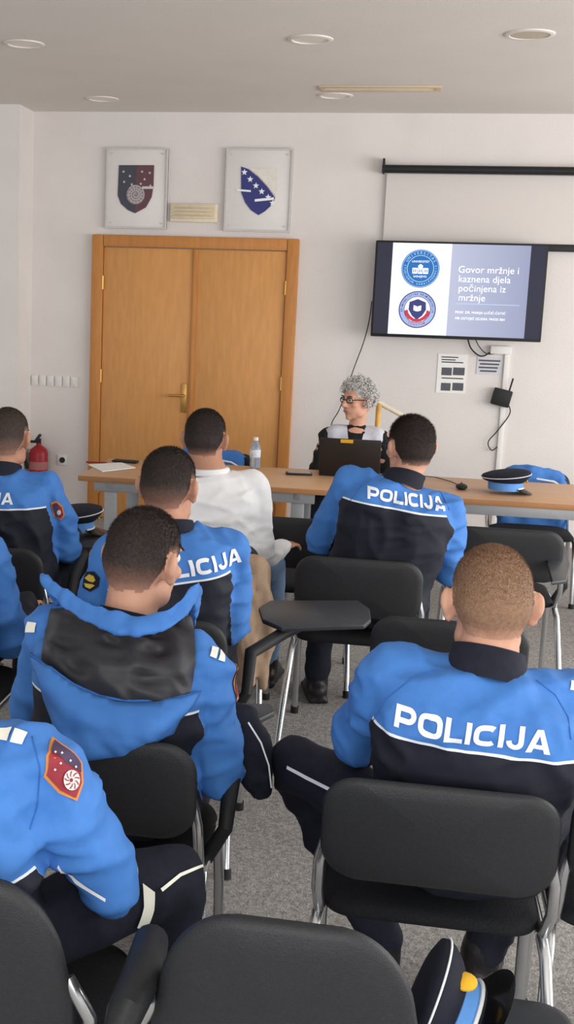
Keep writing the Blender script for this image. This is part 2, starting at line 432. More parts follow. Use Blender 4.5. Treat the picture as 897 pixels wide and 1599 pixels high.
def spiral(mb, c, r0, r1, turns, a0, wd_):
    pts = []
    n = int(40*turns)
    for i in range(n+1):
        t = i/n; a = a0+2*PI*turns*t; r = r0+(r1-r0)*t
        pts.append((V(c.x+(r-wd_/2)*math.cos(a), c.y, c.z+(r-wd_/2)*math.sin(a)), V(c.x+(r+wd_/2)*math.cos(a), c.y, c.z+(r+wd_/2)*math.sin(a))))
    vv = [(mb.bm.verts.new(a), mb.bm.verts.new(b)) for a, b in pts]
    for p, q in zip(vv, vv[1:]): mb.bm.faces.new((p[0], p[1], q[1], q[0]))
mb = MB(); spiral(mb, c, 2*m_, 14*m_, 3.2, 1.2, 1.0*m_); mb.build('rosette_spiral', WHE, f1, False)
for k in range(14):
    a = 2*PI*k/14; d = V(math.cos(a), 0, math.sin(a)); q = V(-d.z, 0, d.x)*m_
    MB().poly([c+d*6*m_-q*.4, c+d*13.5*m_+q*.6, c+d*13.5*m_+q*1.5, c+d*6*m_+q*.4]).build('rosette_ray', WHE, f1, False)
mb = MB(); mb.poly([wp(222, 291, YF-.003), wp(240, 291, YF-.003), wp(240, 295, YF-.003), wp(222, 295, YF-.003)]); mb.build('white_dash', WHE, f1, False)
f2 = frame_thing('framed_emblem', (352, 232, 456, 362), 'framed blue shield with diagonal white stars above the door')
MB().prism([wp(*p) for p in ((377, 260), (388, 264), (403, 276), (417, 291), (430, 309), (424, 321), (414, 330), (404, 336), (392, 328), (383, 316), (377, 300))], V(0, -.004, 0)).build('blue_field', BLUEE, f2, False)
MB().prism([wp(*p) for p in ((389, 263), (433, 262), (433, 290), (431, 307), (417, 289), (403, 274))], V(0, -.004, 0)).build('glare_paled_triangle', YELE, f2, False)  # yellow field: glare on the frame glass is painted into its washed-out colour
for px, py in ((382, 269), (391, 280), (400, 290), (409, 299), (419, 308), (426, 317)):
    p = wp(px, py, YF); star(MB(), p.x, p.y, p.z, 5*m_).build('star', LETTER, f2, False)
for q in (((370, 295), (392, 297), (392, 300), (370, 298)), ((398, 311), (428, 308), (428, 312), (398, 315))): MB().poly([wp(*p, YF-.002) for p in q]).build('white_dash', LETTER, f2, False)

# emergency light, switches, outlet
a, b, c, d = rect_w(266, 318, 340, 347, WY-.03)
t = empty('emergency_light', V((a+b)/2, WY, c), 'cream ribbed emergency light box above the door between the emblems', 'light')
MB().box(V((a+b)/2, WY-.0165, (c+d)/2), (b-a, .033, d-c), bev=.006).build('housing', CREAM, t)
DIFF = M('diffuser', (216, 200, 172), .5)
for k in range(4): z = c+(d-c)*(.18+.2*k); MB().box(V((a+b)/2, WY-.042, z+.01), ((b-a)*.9, .022, (d-c)*.13), bev=.004).build('diffuser_rib', DIFF, t)
a, b, c, d = rect_w(48, 587, 122, 603, WY-.01)
t = empty('light_switch', V((a+b)/2, WY, c), 'row of six white light switches on the wall left of the door', 'switch')
w = (b-a)/6
for k in range(6):
    x = a+w*(k+.5)
    p = MB().box(V(x, WY-.006, (c+d)/2), (w*.9, .012, d-c), bev=.003).build('switch_plate', WHITE, t)
    MB().box(V(x, WY-.014, (c+d)/2), (w*.62, .008, (d-c)*.68), R=Matrix.Rotation(.08, 3, 'X'), bev=.002).build('rocker', WHITE, p)
o = wx(98, 718)
t = empty('power_outlet', V(o.x, WY, o.z-.04), 'white round-socket power outlet on the wall beside the fire extinguisher', 'outlet')
MB().box(V(o.x, WY-.006, o.z), (.08, .012, .08), bev=.004).build('cover_plate', WHITE, t)
MB().lathe([(.022, .0), (.022, .008), (.019, .008), (.019, .001), (.001, .001)], Matrix.Translation(V(o.x, WY-.012, o.z)) @ Matrix.Rotation(PI/2, 4, 'X')).build('socket', DGREY, t)

# fire extinguisher
o = PY(60, 752, WY-.12)
if o.x < XC+.09: o.x = max(o.x, XC+.07)
t = empty('fire_extinguisher', V(o.x, o.y, o.z), 'small red fire extinguisher hung low on the wall left of the door', 'fire extinguisher')
MB().lathe([(.06, 0), (.07, .01), (.072, .03), (.072, .22), (.064, .25), (.035, .275), (.02, .285), (.02, .3)], Matrix.Translation(o)).build('cylinder', RED, t)
MB().lathe([(.0722, .1), (.0727, .1), (.0727, .16), (.0722, .16)], Matrix.Translation(o)).build('label_band', M('dull_label', (170, 110, 108), .6), t)
mb = MB(); mb.cyl(o+V(0, 0, .29), o+V(0, 0, .335), .018); mb.box(o+V(.0, -.02, .345), (.022, .11, .014), R=Matrix.Rotation(.3, 3, 'X'), bev=.003); mb.box(o+V(0, -.02, .318), (.022, .1, .01), bev=.003); mb.build('valve', BLK, t)
MB().tube([o+V(-.015, 0, .31), o+V(-.07, -.01, .31), o+V(-.11, -.02, .26), o+V(-.1, -.03, .17), o+V(-.08, -.03, .1)], .011).build('hose', BLK, t)
MB().box(o+V(0, .095, .17), (.05, .05, .14)).build('wall_bracket', BLK, t)

# projection screen
SCR = M('screen_cloth', (211, 205, 201), .9, var=.01)
a, b, c, d = rect_w(597, 259, 980, 272, WY-.1)
zb = PY(870, 387, WY-.08).z
t = empty('projection_screen', V((a+b)/2, WY-.1, zb), 'pull-down projection screen with black casing on the wall behind the television', 'projection screen')
mb = MB(); mb.tube([V(a, WY-.08, (c+d)/2), V(b, WY-.08, (c+d)/2)], (d-c)/2, 20); mb.build('casing', BLK, t)
for x in (a+.01, b-.01): MB().box(V(x, WY-.055, (c+d)/2+.02), (.015, .1, .1), bev=.003).build('bracket', BLK, t)
MB().box(V((a+b)/2+.01, WY-.03, (zb+c)/2), (b-a-.05, .004, c-zb)).build('screen_sheet', SCR, t, False)
MB().box(V((a+b)/2+.01, WY-.04, zb), (b-a-.03, .03, .05), bev=.01).build('bottom_bar', BLK, t)

# television -------------------------------------------------------
TY = WY-.22
a, b, c, d = rect_w(583, 378, 852, 530, TY)
tv = empty('television', V((a+b)/2, WY-.17, c), 'large wall television showing a lecture slide beside the double door', 'television')
MB().box(V((a+b)/2, TY+.03, (c+d)/2), (b-a, .06, d-c), bev=.008).build('casing', BLK, tv)
MB().box(V((a+b)/2, (TY+.06+WY-.11)/2, c+.1), (.3, WY-TY-.17, .15)).build('wall_mount', BLK, tv)
def E(name, rgb, e=.62): return M(name, rgb, .35, var=.01, emit=e, spec=.2)
bz = .014
def slab(name, xa, xb, za, zb_, y, mat): return MB().box(V((xa+xb)/2, y, (za+zb_)/2), (xb-xa, .001, zb_-za)).build(name, mat, tv, False)
slab('screen', a+bz, b-bz, c+bz*1.6, d-bz, TY-.0008, E('screen_dark', (34, 35, 54), .35))
xs0, xs1, xs2 = PY(610, 452, TY).x, PY(702, 452, TY).x, PY(825, 452, TY).x
slab('slide_left_panel', xs0, xs1, c+bz*1.6, d-bz, TY-.002, E('slide_white', (212, 215, 232)))
mv = E('slide_mauve', (134, 140, 166))
nt = mv.node_tree; bs = nt.nodes['Principled BSDF']
tcn = nt.nodes.new('ShaderNodeTexCoord'); sx = nt.nodes.new('ShaderNodeSeparateXYZ'); nt.links.new(tcn.outputs['Generated'], sx.inputs[0])
rp = nt.nodes.new('ShaderNodeValToRGB'); rp.color_ramp.elements[0].color = lin((156, 162, 184))+(1,); rp.color_ramp.elements[1].color = lin((124, 130, 156))+(1,)
nt.links.new(sx.outputs[0], rp.inputs[0]); nt.links.new(rp.outputs[0], bs.inputs['Base Color']); nt.links.new(rp.outputs[0], bs.inputs['Emission Color'])
slab('slide_right_panel', xs1, xs2, c+bz*1.6, d-bz, TY-.002, mv)
mp = smw(700, 450, TY); Y1 = TY-.0035; Y2 = TY-.0045; Y3 = TY-.0055
SW = E('slide_text_white', (240, 242, 250), .75); SB = E('slide_blue', (24, 92, 156)); SN = E('slide_navy', (44, 50, 104)); SR = E('slide_red', (170, 44, 60)); SP = E('slide_pale_blue', (140, 156, 198)); SL = E('slide_light_blue', (160, 198, 228))
for i, ln in enumerate(('Govor mržnje i', 'kaznena djela', 'počinjena iz', 'mržnje')):
    p = PY(716, 421+i*14.6, Y1); mb = MB(); flat_text(mb, ln, p.x, Y1, p.z, 15.2*mp, -.0006, align='LEFT'); mb.build('slide_title_line', SW, tv, False)
for ln, yy in (('PROF. DR. MARIJA LUČIĆ-ĆATIĆ', 487.5), ('MR OSTOJIĆ IZUDIN, FKKSS BIH', 497)):
    mb = MB(); p = PY(711, yy, Y1); flat_text(mb, ln, p.x, Y1, p.z, 5.2*mp, 0, align='LEFT', sp=1.05); mb.build('slide_subtitle_line', SW, tv, False)
p = PY(712, 474, Y1); q = PY(812, 476, Y1); MB().box(V((p.x+q.x)/2, Y1, p.z), (q.x-p.x, .0006, .003)).build('slide_rule', SL, tv, False)
# logo one
c1 = PY(657, 419.5, Y1)
lg = MB(); lg.poly(disc_pts(c1.x, Y1, c1.z, 30*mp)); lg = lg.build('round_blue_logo', SB, tv, False)
mb = MB(); annulus(mb, c1.x, Y2, c1.z, 20.4*mp, 21.2*mp); annulus(mb, c1.x, Y2, c1.z, 28.2*mp, 28.8*mp)
ring_text(mb, 'UNIVERSITAS', c1.x, Y2, c1.z, 24.6*mp, 5.8*mp, PI/2, .21)
ring_text(mb, 'STUDIORUM SARAIEVOENSIS', c1.x, Y2, c1.z, 24.6*mp, 4.6*mp, -PI/2, .16, inward=True)
mb.build('logo_ring_lettering', SL, lg, False)
mb = MB(); flat_text(mb, 'UNIVERZITET', c1.x, Y2, c1.z+11*mp, 4.6*mp); mb.build('logo_upper_word', SW, lg, False)
mb = MB(); flat_text(mb, 'SARAJEVO', c1.x, Y2, c1.z-12.5*mp, 4.6*mp); mb.build('logo_lower_word', SW, lg, False)
mb = MB()
for dx, w, h0, h1 in ((0, 7, -8, 4), (-8.5, 8, -8, 1), (8.5, 8, -8, 1)):
    mb.poly([V(c1.x+(dx-w/2)*mp, Y2, c1.z+h0*mp), V(c1.x+(dx+w/2)*mp, Y2, c1.z+h0*mp), V(c1.x+(dx+w/2)*mp, Y2, c1.z+h1*mp), V(c1.x+(dx-w/2)*mp, Y2, c1.z+h1*mp)])
mb.poly([V(c1.x-4.5*mp, Y2, c1.z+4*mp), V(c1.x+4.5*mp, Y2, c1.z+4*mp), V(c1.x, Y2, c1.z+7.5*mp)])
mb.build('logo_building', SW, lg, False)
mb = MB()
for dx in (-10.5, -7.5, -1.5, 1.5, 7.5, 10.5): mb.poly([V(c1.x+(dx+u)*mp, Y3, c1.z+v*mp) for u, v in ((-.7, -6), (.7, -6), (.7, -1), (-.7, -1))])
mb.build('logo_windows', SB, lg, False)
c2 = PY(652, 483.5, Y1)
lg = MB(); lg.poly(disc_pts(c2.x, Y1, c2.z, 29*mp)); lg = lg.build('round_white_logo', SW, tv, False)
mb = MB(); annulus(mb, c2.x, Y1-.0005, c2.z, 21*mp, 28*mp); mb.build('logo_pale_ring', SP, lg, False)
mb = MB(); annulus(mb, c2.x, Y2, c2.z, 27.8*mp, 29.4*mp); annulus(mb, c2.x, Y2, c2.z, 20.2*mp, 21.2*mp)
ring_text(mb, 'KRIMINALISTIKA KRIMINOLOGIJA', c2.x, Y2, c2.z, 24.6*mp, 4.6*mp, PI/2, .125, bold=.0003)
mb.build('logo_ring', SN, lg, False)
MB().poly([V(c2.x+u*mp, Y2, c2.z+v*mp) for u, v in ((-13, 12), (0, 17), (13, 12), (14, 0), (8, -10), (0, -16), (-8, -10), (-14, 0))]).build('logo_shield', SN, lg, False)
for sx_ in (-1, 1):
    q = [(15, 0), (20, -2), (19, -8), (14, -14.5), (6, -19), (0, -20), (0, -15), (5, -14), (10.5, -10), (14, -5)]
    MB().poly([V(c2.x+u*sx_*mp, Y2-.0002, c2.z+v*mp) for u, v in (q if sx_ > 0 else reversed(q))]).build('logo_red_ribbon', SR, lg, False)
mb = MB(); ring_text(mb, 'SENATUM', c2.x, Y2, c2.z, 24.4*mp, 4.8*mp, -PI/2, .17, inward=True, bold=.0002); mb.build('logo_red_lettering', SR, lg, False)
for q in (((-6, -1), (-.4, -3), (-.4, 5), (-6, 7)), ((.4, -3), (6, -1), (6, 7), (.4, 5))): MB().poly([V(c2.x+u*mp, Y3, c2.z+v*mp) for u, v in q]).build('logo_book_page', SW, lg, False)

# cables, notices, router, trunking
def wtube(pts, Y, r, name, mat, label, cat):
    P = [PY(x, y, Y) for x, y in pts]; out = []
    for i in range(len(P)-1):
        p0, p1, p2, p3 = P[max(i-1, 0)], P[i], P[i+1], P[min(i+2, len(P)-1)]
        for k in range(6):
            u = k/6; out.append(.5*((2*p1)+(p2-p0)*u+(2*p0-5*p1+4*p2-p3)*u*u+(3*p1-p0-3*p2+p3)*u**3))
    out.append(P[-1])
    return tag(MB().tube(out, r, 8).build(name, mat), label, cat)
wtube([(581, 470), (577, 500), (568, 535), (553, 575), (544, 602), (530, 640), (517, 665), (508, 720), (504, 780), (503, 806)], WY-.03, .0035, 'cable', BLK, 'thin black cable hanging from left edge of the television behind the presenter', 'cable')
wtube([(730, 524), (735, 542), (745, 553), (755, 556), (768, 549), (778, 543)], WY-.03, .005, 'cable', BLK, 'short black cable looping under the television to the white trunking', 'cable')
wtube([(742, 526), (748, 540), (760, 552), (775, 552), (790, 548)], WY-.035, .0035, 'cable', DGREY, 'thin grey cable drooping under the television beside the junction cap', 'cable')
wtube([(792, 628), (797, 645), (778, 672), (763, 690), (768, 703), (777, 698)], WY-.03, .004, 'cable', BLK, 'thin dark cable drooping in a loop below the black router box', 'cable')
p0, p1 = wx(791, 552), wx(779, 740)
t = empty('cable_trunking', V(p1.x, WY, 0), 'white vertical cable trunking with a junction cap under the television', 'cable trunking')
MB().box(V((p0.x+p1.x)/2, WY-.01, p0.z/2), (.035, .02, p0.z), bev=.003).build('channel', WHITE, t)
a, b, c, d = rect_w(766, 540, 799, 553, WY-.03); MB().box(V((a+b)/2, WY-.025, (c+d)/2), (b-a, .05, d-c), bev=.008).build('junction_cap', WHITE, t)
o = wx(783, 620); RR = Matrix.Rotation(R_(12), 3, 'Y')
t = empty('router', V(o.x, WY, o.z-.07), 'small black router box fixed to the wall below the television', 'router')
MB().box(V(o.x, WY-.045, o.z), (.13, .05, .12), R=RR, bev=.008).build('case', BLK, t)
mb = MB(); mb.cyl(V(o.x+.05, WY-.045, o.z+.05), V(o.x+.07, WY-.045, o.z+.14), .006); mb.build('antenna', BLK, t)
a, b, c, d = rect_w(683, 553, 729, 614, WY-.004)
t = empty('wall_notice', V((a+b)/2, WY, c), 'white notice sheet with four dark pictures under the television', 'notice')
MB().box(V((a+b)/2, WY-.003, (c+d)/2), (b-a, .004, d-c)).build('sheet', PAPER, t, False)
for x0, y0, x1, y1 in ((690, 574, 706, 586), (708, 574, 726, 586), (689, 598, 704, 610), (707, 598, 724, 610)):
    q = rect_w(x0, y0, x1, y1, WY-.006); MB().box(V((q[0]+q[1])/2, WY-.006, (q[2]+q[3])/2), (q[1]-q[0], .001, q[3]-q[2])).build('printed_picture', INK, t, False)
for y0, x1 in ((557, 716), (561, 712), (565, 724), (590, 724)):
    q = rect_w(690, y0, x1, y0+1.6, WY-.006); MB().box(V((q[0]+q[1])/2, WY-.006, (q[2]+q[3])/2), (q[1]-q[0], .001, q[3]-q[2])).build('printed_line', DGREY, t, False)
a, b, c, d = rect_w(745, 558, 785, 585, WY-.004)
t = empty('wall_notice', V((a+b)/2, WY, c), 'small pale printed notice beside the white trunking under the television', 'notice')
MB().box(V((a+b)/2, WY-.003, (c+d)/2), (b-a, .004, d-c)).build('sheet', M('grey_paper', (206, 206, 212), .8), t, False)
for k in range(4):
    q = rect_w(748+k % 2*2, 562+k*5.4, 782-k*2, 564.6+k*5.4, WY-.006); MB().box(V((q[0]+q[1])/2, WY-.006, (q[2]+q[3])/2), (q[1]-q[0], .001, q[3]-q[2])).build('printed_line', INK, t, False)

# ceiling fittings
LENS = M('downlight_glass', (206, 198, 188), .3, var=.04, emit=.08); RING = M('downlight_ring', (220, 214, 206), .4, var=.03)
for px, py, w, lab in ((38, 68, 62, 'round recessed downlight at the far left of the ceiling'), (485, 61, 72, 'round recessed downlight above the middle of the room'),
                       (828, 53, 80, 'round flat ceiling speaker grille, the largest fitting at the right'), (160, 154, 50, 'small round downlight near the wall above the left emblem'), (524, 149, 56, 'small round downlight partly behind the ceiling vent')):
    p = PZ(px, py, CEIL); r = (PZ(px+w/2, py, CEIL)-PZ(px-w/2, py, CEIL)).length/2
    t = empty('downlight', p, lab, 'ceiling light', 'round ceiling fittings')
    T = Matrix.Translation(p)
    MB().lathe([(r, 0), (r*.99, -.005), (r*.92, -.009), (r*.8, -.008), (r*.77, -.002), (r*.76, 0)], T).build('ring', RING, t)
    if px == 828:
        MB().lathe([(r*.78, -.001), (r*.78, -.005), (.001, -.006)], T).build('grille', M('grille', (190, 178, 160), .6, var=.2, scale=200), t)
    else:
        MB().lathe([(r*.77, -.0005), (r*.77, -.002), (r*.3, -.003), (.001, -.003)], T).build('lens', LENS, t)
p, q = PZ(500, 138, CEIL), PZ(690, 137, CEIL)
t = empty('ceiling_vent', V((p.x+q.x)/2, p.y, CEIL), 'long narrow beige ceiling air vent with a dark slot', 'vent')
L_ = q.x-p.x; yv = (p.y+q.y)/2; VB = M('vent_beige', (206, 186, 156), .5)
for s_ in (-1, 1): MB().box(V((p.x+q.x)/2, yv+s_*.07, CEIL-.005), (L_, .05, .01), bev=.003).build('long_flange', VB, t)
for s_ in (-1, 1): MB().box(V((p.x+q.x)/2+s_*(L_/2-.02), yv, CEIL-.005), (.04, .088, .01), bev=.003).build('end_flange', VB, t)
MB().box(V((p.x+q.x)/2, yv, CEIL-.0015), (L_-.06, .09, .002)).build('slot', DGREY, t, False)
MB().box(V((p.x+q.x)/2, yv, CEIL-.006), (L_-.08, .012, .008)).build('vane', CREAM, t, False)

# ------------------------------------------------------------------ tables
TZ = .74
ty0 = (PZ(127, 739, TZ).y + PZ(890, 792, TZ).y)/2
tx0 = PZ(127, 739, TZ).x; tx1 = PZ(515, 766, TZ).x; TD = .75
def table(xa, xb, label):
    t = empty('conference_table', V((xa+xb)/2, ty0+TD/2, 0), label, 'table', 'beech tables at the front')
    MB().box(V((xa+xb)/2, ty0+TD/2, TZ-.0145), (xb-xa-.004, TD-.01, .027), bev=.004).build('tabletop', BEECH, t)
    for y in (ty0, ty0+TD): MB().box(V((xa+xb)/2, y, TZ-.0155), (xb-xa-.006, .012, .028), bev=.004).build('edge_band', BEECHE, t)
    for y in (ty0+.07, ty0+TD-.07): MB().box(V((xa+xb)/2, y, TZ-.06), (xb-xa-.16, .03, .06), bev=.004).build('rail', GREYM, t)
    for x in (xa+.17, xb-.17):
        MB().box(V(x, ty0+TD/2, TZ-.05), (.04, TD-.1, .04), bev=.004).build('cross_beam', GREYM, t)
        for s_ in (-1, 1):
            MB().box(V(x, ty0+TD/2+s_*(TD/2-.09), (TZ-.07)/2), (.07, .035, TZ-.07), bev=.008).build('leg', GREYM, t)
    return t
table(tx0, tx1, 'beech conference table with the water bottle and papers, left of two')
tx2 = tx1+2.05
table(tx1+.002, tx2, 'beech conference table with the laptop and peaked cap, right of two')

# ------------------------------------------------------------------ chairs
def make_chair(tall=False):
    t = empty('conference_chair', V(0, 0, 0))
    MB().pad(.47, .39, .045, .08, lambda x, y, z: V(x, y+.045, .442+z-.2*x*x+.02*y)).build('seat', BLKF, t, True, 0)
    MB().box(V(0, 0.04, .414), (.36, .28, .012), bev=.004).build('seat_pan', BLK, t)
    if tall:
        def bk(x, y, z): return V(x*(1-.8*(y+.17)), -.205 - (y+.17)*.12 + .45*x*x + z, .65+y)
        b = MB().pad(.475, .35, .035, .13, lambda x, y, z: bk(x, y, z-.014)).build('backrest', SHELL, t, True, 0)
        MB().pad(.435, .31, .045, .12, lambda x, y, z: bk(x, y, z+.02)).build('back_cushion', BLKF, b, True, 0)
    else:
        def bk(x, y, z): return V(x, -.222 - (y+.14)*.13 + .35*x*x + z, .67+y)
        b = MB().pad(.478, .235, .03, .075, lambda x, y, z: bk(x, y, z-.012)).build('backrest', SHELL, t, True, 0)
        MB().pad(.445, .205, .04, .07, lambda x, y, z: bk(x, y, z+.018)).build('back_cushion', BLKF, b, True, 0)
    for s_ in (-1, 1):
        l = MB().tube([V(s_*.245, .21, .012), V(s_*.242, .19, .25), V(s_*.238, .16, .40), V(s_*.236, .13, .415)], .0135, 12).build('leg', CHROME, t)
        MB().cyl(V(s_*.245, .211, 0), V(s_*.245, .209, .03), .017).build('foot_cap', BLK, l)
        l = MB().tube([V(s_*.272, -.3, .012), V(s_*.26, -.24, .18), V(s_*.245, -.15, .38), V(s_*.238, -.1, .415)], .0135, 12).build('leg', CHROME, t)
        MB().cyl(V(s_*.272, -.301, 0), V(s_*.27, -.294, .03), .017).build('foot_cap', BLK, l)
        MB().tube([V(s_*.236, .14, .415), V(s_*.237, -.11, .415)], .0125, 12).build('side_rail', CHROME, t)
        w = .225 if not tall else .2
        MB().tube([V(s_*.232, -.06, .415), V(s_*.238, -.14, .435), V(s_*.242, -.195, .51), V(s_*.24, -.212, .58), V(s_*w, -.205, .64)], .0125, 12).build('back_post', CHROME, t)
    return t
def copy_tree(o, parent=None):
    c_ = o.copy(); C.objects.link(c_)
    if parent is not None: c_.parent = parent
    for ch in list(o.children): copy_tree(ch, c_)
    return c_
PROTO = {False: make_chair(False), True: make_chair(True)}; used = {}
CH = 'black padded conference chairs'
def chair_at(p, label, rot=0, tall=False):
    if tall not in used: o = PROTO[tall]; used[tall] = True
    else: o = copy_tree(PROTO[tall])
    o.location = V(p.x, p.y, 0); o.rotation_euler = (0, 0, rot); ORG[o.name] = V(p.x, p.y, 0)
    tag(o, label, 'chair', CH); return o
CHP = {}
def chair_px(key, px, py, label, rot=0, tall=False):
    p = PZ(px, py, .827 if tall else .787)+V(0, .25, 0); CHP[key] = V(p.x, p.y, 0); return chair_at(p, label, rot, tall)
chairs = {}
chairs['right'] = chair_px('right', 692, 1226, 'black chair under the large officer at the right foreground')
chairs['fore'] = chair_px('fore', 450, 1434, 'empty black chair nearest the camera at bottom centre', 0, True)
chairs['fleft'] = chair_px('fleft', -92, 1358, 'black chair with arm pad under the officer cut off at bottom left', 0, True)
chairs['mid'] = chair_px('mid', 705, 968, 'empty black chair just in front of the right foreground officer')
chairs['front'] = chair_px('front', 562, 872, 'black chair under the front officer seated opposite the laptop')
chairs['fr2'] = chair_px('fr2', 461, 808, 'empty black chair beside the man in the white shirt')
chairs['fr3'] = chair_px('fr3', 795, 825, 'empty black chair at the right table below the peaked cap')
chairs['left'] = chair_px('left', -28, 852, 'black tablet chair under the officer at far left edge')
chairs['redge'] = chair_px('redge', 1094, 1245, 'black chair cut off at the right edge beside the foreground officer')
def person_chair(key, px, Y, label):
    p = PY(px, 900, Y); CHP[key] = V(p.x, Y, 0); chairs[key] = chair_at(CHP[key], label)
person_chair('hood', 186, 2.72, 'black chair hidden under the officer with the blue hood')
person_chair('row2', 258, 3.72, 'black tablet chair under the officer behind the white-shirted man')
person_chair('white', 325, 4.9, 'black chair under the man in the white shirt')
person_chair('sliver', -100, 3.65, 'black chair under the officer barely visible at left edge')
CHP['woman'] = V(PY(556, 660, 7.5).x, 7.55, 0); chairs['woman'] = chair_at(CHP['woman'], 'black chair under the presenter behind the laptop', PI)
pj = PY(835, 745, 7.42); chairs['bj'] = chair_at(V(pj.x, 7.42, 0), 'black chair behind the right table carrying a blue jacket', PI)
pk = PY(332, 720, 7.42); chairs['bk'] = chair_at(V(pk.x, 7.42, 0), 'black chair behind the left table carrying a blue jacket', PI)

def tablet(key, pxpoly, z, side=1):
    ch = chairs[key]; P = [PZ(x, y, z) for x, y in pxpoly]
    mb = MB(); mb.prism(P, V(0, 0, -.018))
    ed = [e for e in mb.bm.edges]
    bmesh.ops.bevel(mb.bm, geom=ed, offset=.006, segments=2, affect='EDGES', profile=.5)
    mb.build('writing_tablet', TABM, ch)
    base = CHP[key]; cpt = sum(P, Vector())/len(P)
    near = base+V(side*.28, .05, z-.07)
    MB().tube([base+V(side*.235, -.02, .415), base+V(side*.28, -.03, .5), near, V((near.x+cpt.x)/2, (near.y+cpt.y)/2, z-.035), V(cpt.x, cpt.y, z-.02)], [.018, .018, .022, .022, .018], 12).build('tablet_arm', BLK, ch)
tablet('row2', [(404, 948), (422, 937), (560, 937), (578, 950), (580, 966), (570, 975), (440, 979), (410, 966)], .68)
tablet('hood', [(372, 1097), (424, 1098), (430, 1110), (405, 1122), (350, 1121)], .66)
tablet('left', [(84, 830), (150, 822), (182, 832), (184, 842), (150, 852), (96, 852)], .69)
tablet('fr3', [(858, 850), (884, 852), (890, 880), (886, 905), (862, 908), (856, 880)], .66)
q = CHP['fore']
tab_c = PZ(750, 1650, .48)
ch = chairs['fore']
MB().pad(.3, .26, .02, .06, lambda x, y, z: V(tab_c.x+x+.02, tab_c.y+y+.06, .48+z)).build('writing_tablet', TABM, ch, True, 0)
MB().tube([q+V(.235, .0, .415), q+V(.27, .0, .44), V(tab_c.x, tab_c.y+.05, .465)], .016, 12).build('tablet_arm', BLK, ch)
ch = chairs['fleft']; a, b = PZ(236, 1470, .66), PZ(196, 1580, .66)
MB().tube([a+V(-.02, .06, -.03), a, (a+b)/2+V(.008, 0, .008), b, b+V(-.01, -.03, -.03)], [.02, .03, .034, .03, .02], 14).build('armrest', BLK, ch)
MB().tube([CHP['fleft']+V(.235, -.02, .415), V((a.x+b.x)/2-.02, (a.y+b.y)/2, .5), (a+b)/2+V(0, 0, -.02)], .018, 12).build('arm_support', BLK, ch)

# ------------------------------------------------------------------ caps
CBLUE = M('cap_blue', (92, 148, 216), .6)
def cap(p, R, label, hs=1.0):
    t = empty('peaked_cap', p, label, 'cap')
    T = Matrix.Translation(p) @ R.to_4x4() @ Matrix.Scale(hs, 4)
    MB().lathe([(.08, 0), (.09, .0), (.092, .04), (.088, .045), (.08, .045)], T).build('blue_band', CBLUE, t)
    mb = MB(); n = 40; rows = []
    for r, z, up in ((.09, .042, 0), (.106, .052, .006), (.118, .064, .011), (.124, .076, .014), (.12, .086, .016), (.1, .093, .014), (.05, .097, .007), (.001, .098, .0)):
        rows.append([mb.bm.verts.new(T @ V(r*math.cos(2*PI*k/n), r*1.05*math.sin(2*PI*k/n), z+up*math.sin(2*PI*k/n))) for k in range(n)])
    for j in range(len(rows)-1):
        for k in range(n): mb.bm.faces.new((rows[j][k], rows[j][(k+1) % n], rows[j+1][(k+1) % n], rows[j+1][k]))
    mb.bm.faces.new(rows[-1])
    cr = mb.build('crown', NAVY, t, True, 0)
    MB().tube([T @ V(.1245*math.cos(2*PI*k/n), .131*math.sin(2*PI*k/n), .077+.0145*math.sin(2*PI*k/n)) for k in range(n)], .002, 6, closed=True).build('piping', LETTER, cr)
    mb = MB(); g = []
    for j in range(7):
        row = []
        for k in range(21):
            a = R_(20+140*k/20); rr = .089 + j/6*.055*math.sin(PI*k/20)**.6
            row.append(mb.bm.verts.new(T @ V(rr*math.cos(a), rr*math.sin(a), .012-.03*(j/6)*math.sin(PI*k/20)**.5)))
        g.append(row)
    for j in range(6):
        for k in range(20): mb.bm.faces.new((g[j][k], g[j][k+1], g[j+1][k+1], g[j+1][k]))
    bmesh.ops.solidify(mb.bm, geom=list(mb.bm.faces), thickness=.003)
    mb.build('visor', M('visor_gloss', (20, 20, 22), .15, spec=.6), t)
    MB().tube([T @ V(.093*math.cos(R_(a)), .093*math.sin(R_(a)), .013) for a in range(25, 156, 10)], .004, 8).build('chin_strap', M('strap_white', (225, 228, 232), .4), t)
    Tb = T @ Matrix.Translation(V(0, .108, .052)) @ Matrix.Rotation(-1.15, 4, 'X')
    MB().lathe([(.02, 0), (.02, .003), (.012, .007), (.001, .008)], Tb, 16).build('badge', GOLD, t)
    return t
p = PZ(790, 772, TZ); p.z = TZ+.021; p.y = min(p.y+.05, ty0+.3)
cap(p, Matrix.Rotation(R_(-75), 3, 'Z'), 'navy peaked police cap with pale blue band lying on the right table')
p = PZ(112, 836, .69); p.z = .712
cap(p+V(0, .02, 0), Matrix.Rotation(R_(-60), 3, 'Z'), 'dark peaked cap on the chair tablet beside the far left officer')
u = V(-.90, .05, .42).normalized(); f_ = V(.3, -.3, .9); f_ = (f_-u*f_.dot(u)).normalized(); r_ = f_.cross(u)
Rc = Matrix((r_, f_, u)).transposed()
p = PY(722, 1618, 2.0)
cap(p, Rc, 'peaked cap with gold badge tipped on its side beside the nearest chair', 1.05)

